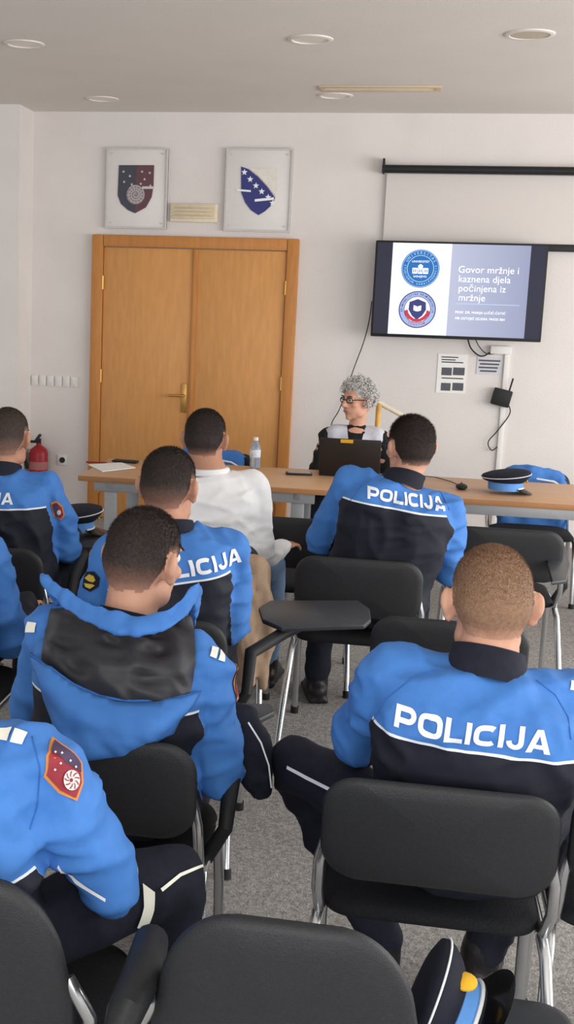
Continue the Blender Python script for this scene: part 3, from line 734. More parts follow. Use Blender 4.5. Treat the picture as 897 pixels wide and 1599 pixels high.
# ------------------------------------------------------------------ things on the tables
p = PZ(398, 731, TZ); t = empty('water_bottle', V(p.x, p.y, TZ), 'small clear plastic water bottle with white label on the left table', 'bottle')
T = Matrix.Translation(V(p.x, p.y, TZ+.001))
MB().lathe([(.025, 0), (.03, .004), (.031, .03), (.029, .045), (.031, .06), (.031, .11), (.026, .135), (.014, .155), (.012, .165)], T).build('bottle_body', M('clear_plastic', (214, 226, 238), .12, trans=.75, var=.02), t)
MB().lathe([(.0315, .065), (.032, .066), (.032, .108), (.0315, .109)], T).build('label_wrap', M('bottle_label', (214, 220, 232), .5, var=.2, scale=60), t)
MB().lathe([(.0145, .163), (.0145, .18), (.012, .182), (.001, .182)], T).build('bottle_cap', WHITE, t)
p = PZ(545, 745, TZ); t = empty('laptop', V(p.x, p.y, TZ), 'open dark laptop seen from behind on the right table in front of the presenter', 'laptop')
LAP = M('laptop_lid', (42, 36, 34), .4, var=.06, scale=8)
lw = (PY(594, 740, p.y)-PY(499, 740, p.y)).x; Rl = Matrix.Rotation(R_(12), 3, 'X')
MB().box(V(p.x, p.y+.125, TZ+.009), (lw, .24, .016), bev=.004).build('deck', BLK, t)
MB().box(V(p.x, p.y+.12, TZ+.0175), (lw*.86, .1, .002)).build('keyboard', DGREY, t, False)
lc = V(p.x, p.y, TZ+.012) + Rl @ V(0, 0, .108)
l = MB().box(lc, (lw, .01, .215), R=Rl, bev=.004).build('lid', LAP, t)
MB().box(lc + Rl @ V(0, .006, 0), (lw*.94, .002, .195), R=Rl).build('display', E('laptop_screen', (120, 130, 160), .4), t, False)
MB().box(lc + Rl @ V(-.02, -.0058, .095), (.07, .002, .02), R=Rl).build('gold_sticker', GOLD, l, False)
p = PZ(721, 764, TZ); t = empty('computer_mouse', V(p.x, p.y, TZ), 'small black computer mouse on the right table', 'mouse')
MB().ell(V(p.x, p.y, TZ+.015), (.032, .05, .0165)).build('shell', BLK, t)
MB().cyl(V(p.x-.004, p.y+.022, TZ+.028), V(p.x+.004, p.y+.022, TZ+.028), .007).build('wheel', DGREY, t)
pts = [PZ(x, y, TZ+.004) for x, y in ((600, 742), (640, 741), (680, 745), (705, 752), (716, 757))]
tag(MB().tube(pts, .0025, 6).build('mouse_cord', BLK), 'thin black cord running across the right table to the mouse', 'cord')
p = PZ(467, 741, TZ); t = empty('mobile_phone', V(p.x, p.y, TZ), 'black phone lying near the front edge of the left table', 'phone')
MB().box(V(p.x, p.y, TZ+.006), (.15, .07, .01), R=Matrix.Rotation(.15, 3, 'Z'), bev=.004).build('body', BLK, t)
MB().box(V(p.x, p.y, TZ+.0115), (.135, .06, .001), R=Matrix.Rotation(.15, 3, 'Z')).build('glass', M('phone_glass', (16, 16, 20), .08, spec=.6), t, False)
tag(MB().prism([PZ(x, y, TZ+.001) for x, y in ((138, 726), (190, 723), (212, 731), (160, 737))], V(0, 0, .004)).build('paper_sheets', PAPER, None, False), 'loose white papers at the left end of the left table', 'papers')
p = PZ(196, 721.5, TZ); t = empty('mobile_phone', V(p.x, p.y, TZ), 'dark phone lying behind the white papers', 'phone')
MB().box(V(p.x, p.y, TZ+.006), (.15, .07, .011), R=Matrix.Rotation(-.1, 3, 'Z'), bev=.004).build('body', BLK, t)
p = PZ(150, 724, TZ); tag(MB().cyl(V(p.x-.06, p.y, TZ+.006), V(p.x+.06, p.y+.02, TZ+.006), .005).build('pen', M('pen', (120, 40, 40), .4)), 'thin dark red pen beside the papers on the left table', 'pen')

# stand behind the presenter
a = PY(592, 630, 8.2)
t = empty('document_stand', V(a.x, 8.2, 0), 'brass post with a pale slanted bar standing behind the presenter', 'stand')
MB().box(V(a.x, 8.2, a.z/2), (.035, .035, a.z), bev=.004).build('brass_post', BRASS, t)
b = PY(640, 655, 8.2)
MB().tube([a+V(0, 0, .005), b], .016, 10).build('slanted_bar', CREAM, t)
MB().box(V(b.x-.01, 8.2, b.z/2), (.03, .03, b.z), bev=.004).build('rear_post', CREAM, t)
MB().box(V((a.x+b.x)/2, 8.2, .02), (b.x-a.x+.15, .35, .04), bev=.01).build('base_plate', GREYM, t)

# ------------------------------------------------------------------ draped clothing
def blob(name, prims, voxel, mat, label, cat, amp=.008, freq=14, parent=None, it=6, stretch=(1, 1, 1)):
    mb = MB()
    for q in prims:
        if q[0] == 'c': mb.cap(*q[1:])
        elif q[0] == 'e': mb.ell(*q[1:])
        elif q[0] == 'b': mb.box(*q[1:])
    me = remesh(mb, voxel, it); wrinkle(me, amp, freq, len(name), stretch); relax(me, 2)
    o = link(me, name, mat, parent, True, 0)
    if label: tag(o, label, cat)
    return o
y = 7.42+.24
for (key, px0, px1, pyt, lab) in (('bj', 779, 890, 724, 'blue police jacket hung over the chair behind the right table'), ('bk', 276, 388, 695, 'blue police jacket hung over the chair behind the left table')):
    xa, xb = PY(px0, 740, y).x, PY(px1, 740, y).x; zt = PY((px0+px1)/2, pyt, y).z
    chairs[key].scale.z = (zt-.045)/.79
    o = blob('hung_jacket', [('c', V(xa+.06, y+.01, zt-.07), .05, V((xa+xb)/2-.04, y, zt-.05), .05), ('c', V((xa+xb)/2-.04, y, zt-.05), .05, V(xb-.06, y+.01, zt-.085), .05),
                         ('b', V((xa+xb)/2, y-.045, zt-.28), (xb-xa-.04, .035, .4)), ('b', V((xa+xb)/2, y+.055, zt-.28), (xb-xa-.04, .035, .4)),
                         ('c', V(xb-.06, y-.03, zt-.12), .05, V(xb-.03, y-.04, zt-.4), .045), ('c', V(xa+.12, y-.05, zt-.07), .04, V(xa+.03, y-.06, zt-.3), .04)], .014, BLUEC, lab, 'jacket', .024, 11)
    MB().tube([V(xb-.2, y-.09, zt-.08), V(xb-.1, y-.1, zt-.09), V(xb-.03, y-.085, zt-.13)], .006, 8).build('piping', LETTER, o)
xa, xb = PY(330, 900, 4.55).x, PY(436, 900, 4.55).x
zt, zb_ = PY(400, 866, 4.55).z, PY(430, 1085, 4.55).z
blob('hung_coat', [('b', V((xa+xb)/2-.01, 4.555, (zt+zb_)/2+.02), (xb-xa-.06, .045, zt-zb_-.1)), ('c', V(xa+.04, 4.57, zt-.03), .04, V(xb-.07, 4.57, zt-.05), .04),
                   ('c', V(xb-.07, 4.56, zt-.06), .038, V(xb-.035, 4.56, (zt+zb_)/2), .036), ('c', V(xb-.035, 4.56, (zt+zb_)/2), .036, V(xb-.045, 4.56, zb_+.03), .022), ('c', V(xb-.13, 4.53, zt-.1), .03, V(xb-.1, 4.52, zb_+.05), .026),
                   ('c', V(xb-.2, 4.53, zt-.1), .03, V(xb-.19, 4.53, zb_+.09), .028)], .011, BEIGE,
     'beige coat hanging over the chair behind the white-shirted man', 'coat', .026, 15, stretch=(1.6, 1, .35))
Yd = 2.86
o = blob('draped_jacket', [('c', PY(325, 1130, Yd), .045, PY(372, 1120, Yd), .045), ('c', PY(372, 1120, Yd), .045, PY(398, 1150, Yd), .042), ('c', PY(340, 1160, Yd), .045, PY(366, 1196, Yd), .03),
                       ('c', PY(398, 1150, Yd), .04, PY(410, 1205, Yd), .03), ('c', PY(410, 1205, Yd), .03, PY(416, 1240, Yd), .014), ('c', PY(372, 1160, Yd), .045, PY(392, 1215, Yd), .03), ('c', PY(392, 1215, Yd), .03, PY(404, 1238, Yd), .016)], .009, NAVY,
     'dark jacket bundled over the tablet arm beside the hooded officer', 'jacket', .022, 15, it=4)
MB().tube([PY(388, 1128, Yd-.06), PY(408, 1160, Yd-.06), PY(420, 1195, Yd-.05), PY(424, 1230, Yd-.03)], .0022, 6).build('piping', LETTER, o)

# ------------------------------------------------------------------ decals on cloth
def cast(bvh, px, py):
    h = bvh.ray_cast(CAM, ray(px, py).normalized()); return h[0]
def inside(p, poly):
    r = False; j = len(poly)-1
    for i in range(len(poly)):
        a, b = poly[i], poly[j]
        if (a[1] > p[1]) != (b[1] > p[1]) and p[0] < (b[0]-a[0])*(p[1]-a[1])/(b[1]-a[1]+1e-12)+a[0]: r = not r
        j = i
    return r
def segd(p, a, b):
    ab = (b[0]-a[0], b[1]-a[1]); L2 = ab[0]**2+ab[1]**2+1e-12
    t_ = max(0, min(1, ((p[0]-a[0])*ab[0]+(p[1]-a[1])*ab[1])/L2))
    return math.hypot(p[0]-a[0]-ab[0]*t_, p[1]-a[1]-ab[1]*t_)
def project(bvh, o, r, u, n, x, y, off, lim=.14):
    p = o+r*x+u*y
    h = bvh.ray_cast(p+n*.22, -n, .6)
    if h[0] is None: return p+n*off
    dd = (h[0]-p).dot(n)
    dd = max(-lim, min(lim, dd))
    return p+n*(dd+off)
def decal(bvh, poly, mat, name, parent, off=.004, bulge=0., bw=.05, grid=.01, amp=0, sag=0, thick=0, freq=22, hem=None):
    hits = [cast(bvh, *p) for p in poly]; good = [h for h in hits if h is not None]
    if len(good) < 2: print('decal miss', name); return None
    c = sum(good, Vector())/len(good); view = (CAM-c).normalized()
    near = bvh.find_nearest(c); n = near[1]
    if n.dot(view) < 0: n = -n
    n = (n+view*.5).normalized()
    pts = []
    for p, h in zip(poly, hits):
        if h is None or (h-c).length > .5:
            d_ = ray(*p); h = CAM+d_*((c-CAM).dot(n)/d_.dot(n))
        pts.append(h)
    u = (V(0, 0, 1)-n*n.z)
    if u.length < .05: u = V(0, 1, 0)-n*n.y
    u.normalize(); r = u.cross(n)
    P2 = [((q-c).dot(r), (q-c).dot(u)) for q in pts]
    B = []
    for i in range(len(P2)):
        a, b = P2[i], P2[(i+1) % len(P2)]; L2 = math.hypot(b[0]-a[0], b[1]-a[1]); k = max(1, int(L2/grid))
        B += [(a[0]+(b[0]-a[0])*j/k, a[1]+(b[1]-a[1])*j/k) for j in range(k)]
    pv = [Vector(b) for b in B]
    x0, x1 = min(p[0] for p in P2), max(p[0] for p in P2); y0, y1 = min(p[1] for p in P2), max(p[1] for p in P2)
    x = x0+grid*.5
    while x < x1:
        y_ = y0+grid*.5
        while y_ < y1:
            q = (x, y_)
            if inside(q, P2) and min(segd(q, P2[i], P2[(i+1) % len(P2)]) for i in range(len(P2))) > grid*.35: pv.append(Vector(q))
            y_ += grid
        x += grid
    res = delaunay_2d_cdt(pv, [], [list(range(len(B)))], 1, 1e-6)
    vs = []
    for q in res[0]:
        d_ = min(segd(q, P2[i], P2[(i+1) % len(P2)]) for i in range(len(P2)))
        k = min(1, d_/bw); k = math.sin(k*PI/2)
        k2 = 1+sag*(1-(q[1]-y0)/(y1-y0+1e-6)) if sag else 1
        w = project(bvh, c, r, u, n, q[0], q[1], off+bulge*k*k2)
        if amp:
            nn_ = noise.noise(V(w.x*freq*.5+w.z*freq*.4, w.y*freq, w.z*freq*1.3))
            w += n*(amp*k*((1-abs(nn_)*2.2)*.6+nn_*.5))
        vs.append(w)
    me = bpy.data.meshes.new(name); me.from_pydata(vs, [], [tuple(f) for f in res[2]])
    me.update()
    if amp: relax(me, 2, .4)
    if thick:
        bm = bmesh.new(); bm.from_mesh(me); bmesh.ops.recalc_face_normals(bm, faces=bm.faces)
        bmesh.ops.solidify(bm, geom=list(bm.faces), thickness=thick); bm.to_mesh(me); bm.free()
    ob = link(me, name, mat, parent, True, 0)
    if hem:
        MB().tube([project(bvh, c, r, u, n, q[0], q[1], off+.002) for q in B], .004, 8, closed=True).build('hem', hem, ob, True, 0)
    return ob
def seam(P, pts, mat=None, key='bvh', part='garment', r=.0013):
    out = []
    for i in range(len(pts)-1):
        for k in range(8):
            x = pts[i][0]+(pts[i+1][0]-pts[i][0])*k/8; y_ = pts[i][1]+(pts[i+1][1]-pts[i][1])*k/8
            h = P[key].ray_cast(CAM, ray(x, y_).normalized())
            if h[0] is not None and (not out or (h[0]-out[-1]).length < .08): out.append(h[0]+(CAM-h[0]).normalized()*.001)
    if len(out) > 3: MB().tube(out, r, 6).build('seam', mat or BLUED, P[part], True, 0)

# ------------------------------------------------------------------ people
def zline(y):
    T_ = ((-.2, -.066), (-.11, -.062), (-.055, -.052), (-.035, -.005), (-.025, .03), (.02, .034), (.03, .012), (.045, .03), (.07, .075), (.09, .09), (.2, .1))
    for (a, b), (c_, d_) in zip(T_, T_[1:]):
        if y <= c_: return b+(d_-b)*(y-a)/(c_-a)
    return .1
def sstep(x, a, b):
    t_ = max(0, min(1, (x-a)/(b-a))); return t_*t_*(3-2*t_)
LIPS = M('lips', (168, 100, 92), .5)
def person(name, label, hip, yaw, neck, head, hyaw=0, hpitch=0, hroll=0, rroll=0, armL=((-.2, .25, -.95), (.15, .95, .1)), armR=((.2, .25, -.95), (-.15, .95, .1)),
           legL=((-.25, .97, 0), (0, .05, -1)), legR=((.25, .97, 0), (0, .05, -1)), top='uniform', hair=H_BLACK, skin=SKIN, fade=.05, hs=1.06, trousers=NAVY,
           txt=None, wide=1.0, thick=.006, seed=1, sw=.178, yoff=.042, ank=None, strand=.0065, hw=1.0, nk_r=.056):
    B = Matrix.Rotation(yaw, 3, 'Z'); r = B @ V(1, 0, 0)
    hipc = V(hip.x, hip.y, .565); up = (neck-hipc); Ls = up.length; up.normalize()
    r = (r-up*r.dot(up)).normalized(); fw = up.cross(r)
    r2 = Matrix.Rotation(rroll, 3, fw) @ r
    loc = lambda d: (B @ V(*d)).normalized()
    out = {}
    J = {}
    for s_, k, am, lg in ((-1, 'L', armL, legL), (1, 'R', armR, legR)):
        sj = neck-up*.065+r2*(s_*sw*wide)+fw*.015
        el = sj+loc(am[0])*.29; wr = el+loc(am[1])*.25
        hj = hipc+r*(s_*.09); kn = hj+loc(lg[0])*.43; an = kn+loc(lg[1])*.44
        if ank: an = ank[0 if s_ < 0 else 1].copy()
        an.z = .095
        ft = loc((lg[0][0]*.6, 1, 0)) if len(lg) < 3 else loc(lg[2])
        J[k] = (sj, el, wr, loc(am[1]), hj, kn, an, ft)
    # head
    HR = B @ Matrix.Rotation(hyaw, 3, 'Z') @ Matrix.Rotation(-hpitch, 3, 'X') @ Matrix.Rotation(hroll, 3, 'Y')
    H = lambda x, y, z: head+HR @ (V(x*hw, y, z)*hs)
    E3 = lambda a, b, c: (a*hs*hw, b*hs, c*hs)
    mb = MB()
    mb.ell(H(0, -.012, .03), E3(.075, .097, .085), HR); mb.ell(H(0, -.036, .005), E3(.072, .078, .07), HR); mb.ell(H(0, -.045, -.035), E3(.058, .05, .05), HR)
    mb.ell(H(0, .028, -.035), E3(.06, .066, .078), HR); mb.sph(H(0, .066, -.096), .022*hs); mb.ell(H(0, .035, -.085), E3(.045, .045, .028), HR)
    for s_ in (-1, 1): mb.ell(H(s_*.045, .012, -.068), E3(.02, .04, .03), HR)
    mb.cap(H(0, .09, .018), .010*hs, H(0, .114, -.022), .0145*hs); mb.ell(H(0, .098, -.028), E3(.018, .012, .009), HR)
    mb.ell(H(0, .078, .032), E3(.05, .02, .012), HR); mb.ell(H(0, .086, -.058), E3(.025, .013, .011), HR)
    for s_ in (-1, 1):
        mb.ell(H(s_*.042, .064, -.018), E3(.022, .02, .018), HR)
        RE = HR @ Matrix.Rotation(s_*.55, 3, 'Z') @ Matrix.Rotation(.15, 3, 'X')
        mb.ell(H(s_*.086, -.02, .004), (.012*hs, .021*hs, .030*hs), RE)
        mb.ell(H(s_*.081, -.011, -.024), (.0115*hs, .012*hs, .016*hs), RE)
        mb.ell(H(s_*.0745, -.004, -.01), (.012*hs, .013*hs, .02*hs), HR)
    nr = nk_r if top != 'vest' else .045
    mb.cap(H(0, -.03, -.055), nr, neck+fw*.004, nr+.006)
    bw_ = .86 if top == 'vest' else 1
    mb.loft([(hipc+up*(Ls*t_)+fw*o_, r2*(a_*bw_), fw*b_) for t_, a_, b_, o_ in ((-.1, .12, .08, 0), (0, .155, .11, 0), (.3, .14, .1, -.005), (.6, .155, .105, -.015), (.8, .165, .1, -.015), (.92, .14, .08, -.005), (1, .06, .06, 0))])
    for s_, k in ((-1, 'L'), (1, 'R')):
        sj, el, wr, fd, hj, kn, an, ft = J[k]
        mb.cap(sj, .056, el, .04); mb.cap(el, .041, wr, .028)
        pn = V(0, 0, -1); pn = pn-fd*pn.dot(fd)
        if pn.length < .3: pn = fw-fd*fw.dot(fd)
        pn.normalize(); sd = fd.cross(pn); tsg = 1 if s_ > 0 else -1
        mb.ell(wr+fd*.055, (.038, .05, .016), Matrix((sd, fd, pn)).transposed())
        for i, (o_, ln) in enumerate(((-.031, .78), (-.0105, .95), (.0105, 1.0), (.031, .92))):
            o2 = o_*tsg; b0 = wr+fd*(.095-.006*abs(i-2))+sd*o2
            a_ = .3
            for sg, rr in ((.042, .0088), (.028, .008), (.022, .0072)):
                dd = fd*math.cos(a_)+pn*math.sin(a_)+sd*o2*1.5; dd.normalize(); b1 = b0+dd*sg*ln; mb.cap(b0, rr, b1, rr*.93); b0 = b1; a_ += .45
        tb = wr+fd*.025+sd*tsg*.03; td = (fd*.65+sd*tsg*.7+pn*.3).normalized(); t1 = tb+td*.042; mb.cap(tb, .012, t1, .0105)
        td2 = (fd*.9+sd*tsg*.25+pn*.35).normalized(); mb.cap(t1, .0105, t1+td2*.032, .008)
        mb.cap(hipc+r*(s_*.05), .075, hj, .075); mb.cap(hj, .072, kn, .052); mb.cap(kn, .052, (kn+an)/2+V(0, 0, .02), .045); mb.cap((kn+an)/2+V(0, 0, .02), .045, an, .034)
        mb.cap(an, .034, an+ft*.13+V(0, 0, -.055), .028)
    me = remesh(mb, .0068, 3, .5)
    # hair shell plus short strands
    HT = HR.transposed(); rows = {}; hv = []; dens = []; faces = []; nrm = []
    val = [None]*len(me.vertices)
    for v in me.vertices:
        d_ = v.co-head
        if d_.length < .2*hs:
            q = (HT @ d_)/hs; q.x /= hw
            h = q.z-zline(q.y)+.005*noise.noise(q*55+V(seed, 0, 0))
            if abs(q.x) > .0775 and q.z < .036 and abs(q.y+.018) < .038: h = -1
            if q.z < -.08: h = -1
            val[v.index] = h
    for p in me.polygons:
        if all(val[i] is not None and val[i] > -.004 for i in p.vertices):
            idx = []
            for i in p.vertices:
                if i not in rows:
                    rows[i] = len(hv); v = me.vertices[i]; h = max(0, val[i])
                    q = (HT @ (v.co-head))/hs
                    tk = thick*(1+.9*sstep(q.z, .03, .1)) if top != 'vest' else .02
                    hv.append(v.co+v.normal*(min(tk, .0006+h*.1)+.0012*noise.noise(v.co*45)))
                    g_ = sstep(q.z, -.08, -.08+fade*2.0)
                    dens.append(.06+1.0*min(sstep(h, -.004, fade*.5), g_)); nrm.append(v.normal.copy())
                idx.append(rows[i])
            faces.append(idx)
    body = link(me, name, skin, None, True, 0); tag(body, label, 'person', None)
    if top != 'vest':
        rnd = random.Random(seed); down = HR @ V(0, -.3, -1)
        nf = len(faces)
        for fi in range(nf):
            f = faces[fi]; P4 = [hv[i] for i in f]; dn = sum(dens[i] for i in f)/len(f); n0 = nrm[f[0]]
            hz = ((HT @ (P4[0]-head))/hs).z
            ln = strand*(.35+.85*sstep(hz, -.02, .09))
            for _ in range(8):
                if rnd.random() > dn*1.05: continue
                a_, b_ = rnd.random(), rnd.random()
                p = P4[0].lerp(P4[1], a_).lerp(P4[-1].lerp(P4[-2], a_), b_)
                d_ = (n0*.55+(down-n0*down.dot(n0))*.85+V(rnd.uniform(-.3, .3), rnd.uniform(-.3, .3), rnd.uniform(-.3, .3))).normalized()
                sd_ = d_.cross(n0).normalized()*.0008
                k0 = len(hv); dq = min(1.0, dn*rnd.uniform(.82, 1.12))
                hv += [p-n0*.0006-sd_, p-n0*.0006+sd_, p+d_*ln*rnd.uniform(.7, 1.25)]; dens += [dq]*3; nrm += [n0]*3
                faces.append([k0, k0+1, k0+2])
    hm = bpy.data.meshes.new('hair'); hm.from_pydata(hv, [], faces)
    if top == 'vest':
        bm = bmesh.new(); bm.from_mesh(hm); b2 = MB(); b2.bm.free(); b2.bm = bm
        rnd = random.Random(3)
        for k in range(1100):
            a_ = rnd.uniform(0, 2*PI); zz = rnd.uniform(-.55, 1); rr = math.sqrt(1-zz*zz)
            d_ = V(rr*math.cos(a_), rr*math.sin(a_), zz)
            if d_.y > .45 and zz < .5: continue
            if d_.y > .15 and zz < .1: continue
            sc = rnd.uniform(.95, 1.24)
            c_ = H(d_.x*.088*sc, -.015+d_.y*.107*sc, .028+d_.z*.1*sc)
            ax = V(rnd.uniform(-1, 1), rnd.uniform(-1, 1), rnd.uniform(-1, 1)).normalized(); e1 = ax.orthogonal().normalized(); e2 = ax.cross(e1)
            R0 = rnd.uniform(.006, .013)
            b2.tube([c_+(e1*math.cos(t_)+e2*math.sin(t_))*R0+ax*(t_*.003) for t_ in [q_*.8 for q_ in range(9)]], .0024, 4)
        bm.to_mesh(hm); bm.free()
    else:
        at = hm.attributes.new('hairline_fade', 'FLOAT', 'POINT'); at.data.foreach_set('value', dens)
    link(hm, 'hair', H_GREY if top == 'vest' else hair, body, True, 0)
    for s_ in (-1, 1):
        e = MB().sph(H(s_*.032, .078, .012), .0135*hs, 3).build('eye', EYE, body, True, 0)
        MB().ell(H(s_*.032, .0895, .012), (.006*hs, .003*hs, .006*hs), HR, 2).build('iris', IRIS, e, True, 0)
        MB().tube([H(s_*.015, .099, .031), H(s_*.032, .098, .037), H(s_*.05, .086, .032)], [.003, .004, .002], 8).build('eyebrow', DGREY, body)
    MB().tube([H(-.022, .094, -.058), H(-.008, .1005, -.0565), H(0, .1005, -.058), H(.008, .1005, -.0565), H(.022, .094, -.058)], [.002, .005, .0052, .005, .002], 8).build('lips', LIPS, body)
    # upper garment
    k_ = wide
    tor = ((-.11, .175, .13, 0), (0, .195, .145, 0), (.3, .185, .14, -.006), (.6, .202, .145, -.016), (.8, .208, .135, -.016), (.92, .172, .108, -.008), (1.0, .085, .08, 0))
    if top == 'shirt': tor = tuple((a_, b_-.008, c_-.014, d_) for a_, b_, c_, d_ in tor)
    if top == 'vest': tor = tuple((a_, (b_-.02)*.86, c_-.026, d_) for a_, b_, c_, d_ in tor)+((1.04, .06, .058, .01),)
    rs, re_, rw = {'uniform': (.078, .062, .05), 'shirt': (.074, .056, .043), 'vest': (.06, .046, .036)}[top]
    mb = MB(); mb.loft([(hipc+up*(Ls*t_)+fw*o_, r2*(a_*k_), fw*b_) for t_, a_, b_, o_ in tor], e=2.7)
    for k in 'LR':
        sj, el, wr = J[k][:3]
        mb.cap(neck-up*.06, rs*.9, sj, rs); mb.cap(sj, rs, el, re_); mb.cap(el, re_, wr-J[k][3]*.01, rw)
    gm = remesh(mb, .009, 8, .5)
    wrinkle(gm, .006 if top == 'uniform' else .004, 5, seed); creases(gm, .022 if top == 'uniform' else .02, 8, seed); relax(gm, 2, .5); creases(gm, .012, 13, seed+5, 3.0); relax(gm, 1, .5)
    gb = bvh_of(gm)
    o_t, u_t, r_t, n_t = neck-up*.19-fw*.15, up, r2, -fw
    wtxt = .3
    if txt:
        a_, b_ = cast(gb, txt[0], txt[1]), cast(gb, txt[2], txt[3])
        if a_ is not None and b_ is not None:
            o_t = (a_+b_)/2; r_t = (b_-a_); wtxt = r_t.length; r_t.normalize()
        else:
            print('text miss', name, a_, b_)
            mpx, mpy = (txt[0]+txt[2])/2, (txt[1]+txt[3])/2
            m2 = cast(gb, mpx, mpy)
            if m2 is not None: o_t = m2
        n_t = (-fw-r_t*(-fw).dot(r_t)).normalized(); u_t = n_t.cross(r_t)
    if top == 'uniform':
        yk = o_t-u_t*yoff; vals = []
        for v in gm.vertices:
            p = v.co; lat = (p-neck).dot(r2); f1_ = (p-yk).dot(u_t)
            best = 9; sl = 0
            for k in 'LR':
                sj, el, wr = J[k][:3]
                if lat*(1 if k == 'R' else -1) < .1: continue
                for a_, b_, s0, L0 in ((sj, el, 0, .29), (el, wr, .29, .25)):
                    ab = b_-a_; t_ = max(0, min(1, (p-a_).dot(ab)/ab.length_squared)); dd = (p-a_-ab*t_).length
                    if dd < best: best = dd; sl = s0+t_*L0
            arm = best < .1 and abs(lat) > .165*wide+.015
            vals.append(max(f1_, .3-sl) if arm else f1_)
        at = gm.attributes.new('yoke', 'FLOAT', 'POINT'); at.data.foreach_set('value', vals)
        gar = link(gm, 'jacket', UNIF, body, True, 0)
    elif top == 'shirt': gar = link(gm, 'shirt', SHIRT, body, True, 0)
    else: gar = link(gm, 'top', M('black_knit', (26, 26, 30), .85, var=.15), body, True, 0)
    if txt:
        vs, fs, wid = BL; sc = wtxt/wid
        bm = bmesh.new(); vv = [bm.verts.new(((x-wid/2)*sc, (y_-.5)*sc*1.04, 0)) for x, y_ in vs]
        for f in fs:
            try: bm.faces.new([vv[i] for i in f])
            except ValueError: pass
        for _ in range(2):
            lg = [e for e in bm.edges if e.calc_length() > .012]
            if lg: bmesh.ops.subdivide_edges(bm, edges=lg, cuts=1); bmesh.ops.triangulate(bm, faces=bm.faces)
        for v in bm.verts: v.co = project(gb, o_t, r_t, u_t, n_t, v.co.x, v.co.y, .0042)
        tm = bpy.data.meshes.new('back_lettering'); bm.to_mesh(tm); bm.free()
        link(tm, 'back_lettering', LETTER, gar, False)
    if top == 'uniform':
        n_ = 28; nd = (H(0, -.025, -.06)-neck).normalized(); mb = MB(); rows2 = []
        for rr, hh in ((.09, -.035), (.087, -.01), (.08, .015), (.077, .034), (.071, .034), (.068, -.005)):
            rows2.append([mb.bm.verts.new(neck+fw*.012+nd*hh+(r2*math.cos(2*PI*q_/n_)+(nd.cross(r2))*math.sin(2*PI*q_/n_)*1.02)*rr) for q_ in range(n_)])
        for j in range(len(rows2)-1):
            for q_ in range(n_): mb.bm.faces.new((rows2[j][q_], rows2[j][(q_+1) % n_], rows2[j+1][(q_+1) % n_], rows2[j+1][q_]))
        mb.build('collar', NAVY, gar)
    elif top == 'shirt':
        nd = (H(0, -.025, -.06)-neck).normalized()
        MB().tube([neck+nd*.008+(r2*math.cos(2*PI*q_/24)+fw*math.sin(2*PI*q_/24))*.07 for q_ in range(24)], .014, 8, closed=True).build('collar', SHIRT, gar)
    if top == 'vest':
        mb = MB(); mb.loft([(hipc+up*(Ls*t_)+fw*o_, r2*((a_+.014)*k_), fw*(b_+.014)) for t_, a_, b_, o_ in tor[:-2]])
        for k in 'LR': mb.cap(neck-up*.06, .07, J[k][0]-r2*(.03 if k == 'R' else -.03), .075)
        vm = remesh(mb, .011, 5, .5); wrinkle(vm, .006, 12, 5)
        vals = [(1 if (v.co-neck).dot(fw) < .0 else abs((v.co-neck).dot(r2))-.022-.2*max(0, (v.co-neck).dot(up)+.16)) for v in vm.vertices]
        at = vm.attributes.new('yoke', 'FLOAT', 'POINT'); at.data.foreach_set('value', vals)
        link(vm, 'vest', VESTM, body, True, 0)
        gl = MB()
        for s_ in (-1, 1):
            gl.tube([H(s_*.032+.021*math.copysign(abs(math.cos(2*PI*q_/20))**.7, math.cos(2*PI*q_/20)), .102-.012*abs(s_*.033+.021*math.cos(2*PI*q_/20))/.05, .01+.015*math.copysign(abs(math.sin(2*PI*q_/20))**.7, math.sin(2*PI*q_/20))) for q_ in range(20)], .003, 6, closed=True)
            gl.tube([H(s_*.054, .09, .014), H(s_*.08, .04, .014), H(s_*.085, -.01, .008)], .0028, 6)
        gl.tube([H(-.01, .103, .012), H(0, .106, .015), H(.01, .103, .012)], .003, 6)
        gl.build('glasses', M('glasses_frame', (28, 26, 30), .3), body)
    # trousers and shoes
    mb = MB(); mb.loft([(hipc+up*t_, r*a_, fw*b_) for t_, a_, b_ in ((-.085, .13, .09), (-.03, .17, .13), (.05, .182, .135), (.1, .175, .13))])
    for s_, k in ((-1, 'L'), (1, 'R')):
        sj, el, wr, fd, hj, kn, an, ft = J[k]
        mb.cap(hj, .088, kn, .068); mb.cap(kn, .067, (kn+an)/2+V(0, 0, .02), .062); mb.cap((kn+an)/2+V(0, 0, .02), .062, an+V(0, 0, .03), .054)
    tm = remesh(mb, .011, 5, .5); wrinkle(tm, .006, 8, seed+4); creases(tm, .016, 9, seed+2); relax(tm, 2, .5); tb_ = bvh_of(tm)
    tr = link(tm, 'trousers', trousers, body, True, 0)
    for k in 'LR':
        sj, el, wr, fd, hj, kn, an, ft = J[k]; sd = ft.cross(V(0, 0, 1))
        mb = MB(); mb.cap(an+V(0, 0, .05), .05, V(an.x, an.y, .06), .05); mb.cap(V(an.x, an.y, .05)-ft*.03, .045, V(an.x, an.y, .042)+ft*.1, .043); mb.cap(V(an.x, an.y, .042)+ft*.1, .043, V(an.x, an.y, .036)+ft*.16, .034)
        mb.box(V(an.x, an.y, .012)+ft*.065, (.09, .27, .022), R=Matrix((sd, ft, V(0, 0, 1))).transposed())
        sm = remesh(mb, .009, 4, .5)
        for v in sm.vertices: v.co.z = max(v.co.z, .001)
        link(sm, 'shoe', BOOT, body, True, 0)
    out.update(body=body, garment=gar, bvh=gb, trousers=tr, tbvh=tb_, r=r2, fw=fw, up=up, neck=neck, J=J, gme=gm)
    return out

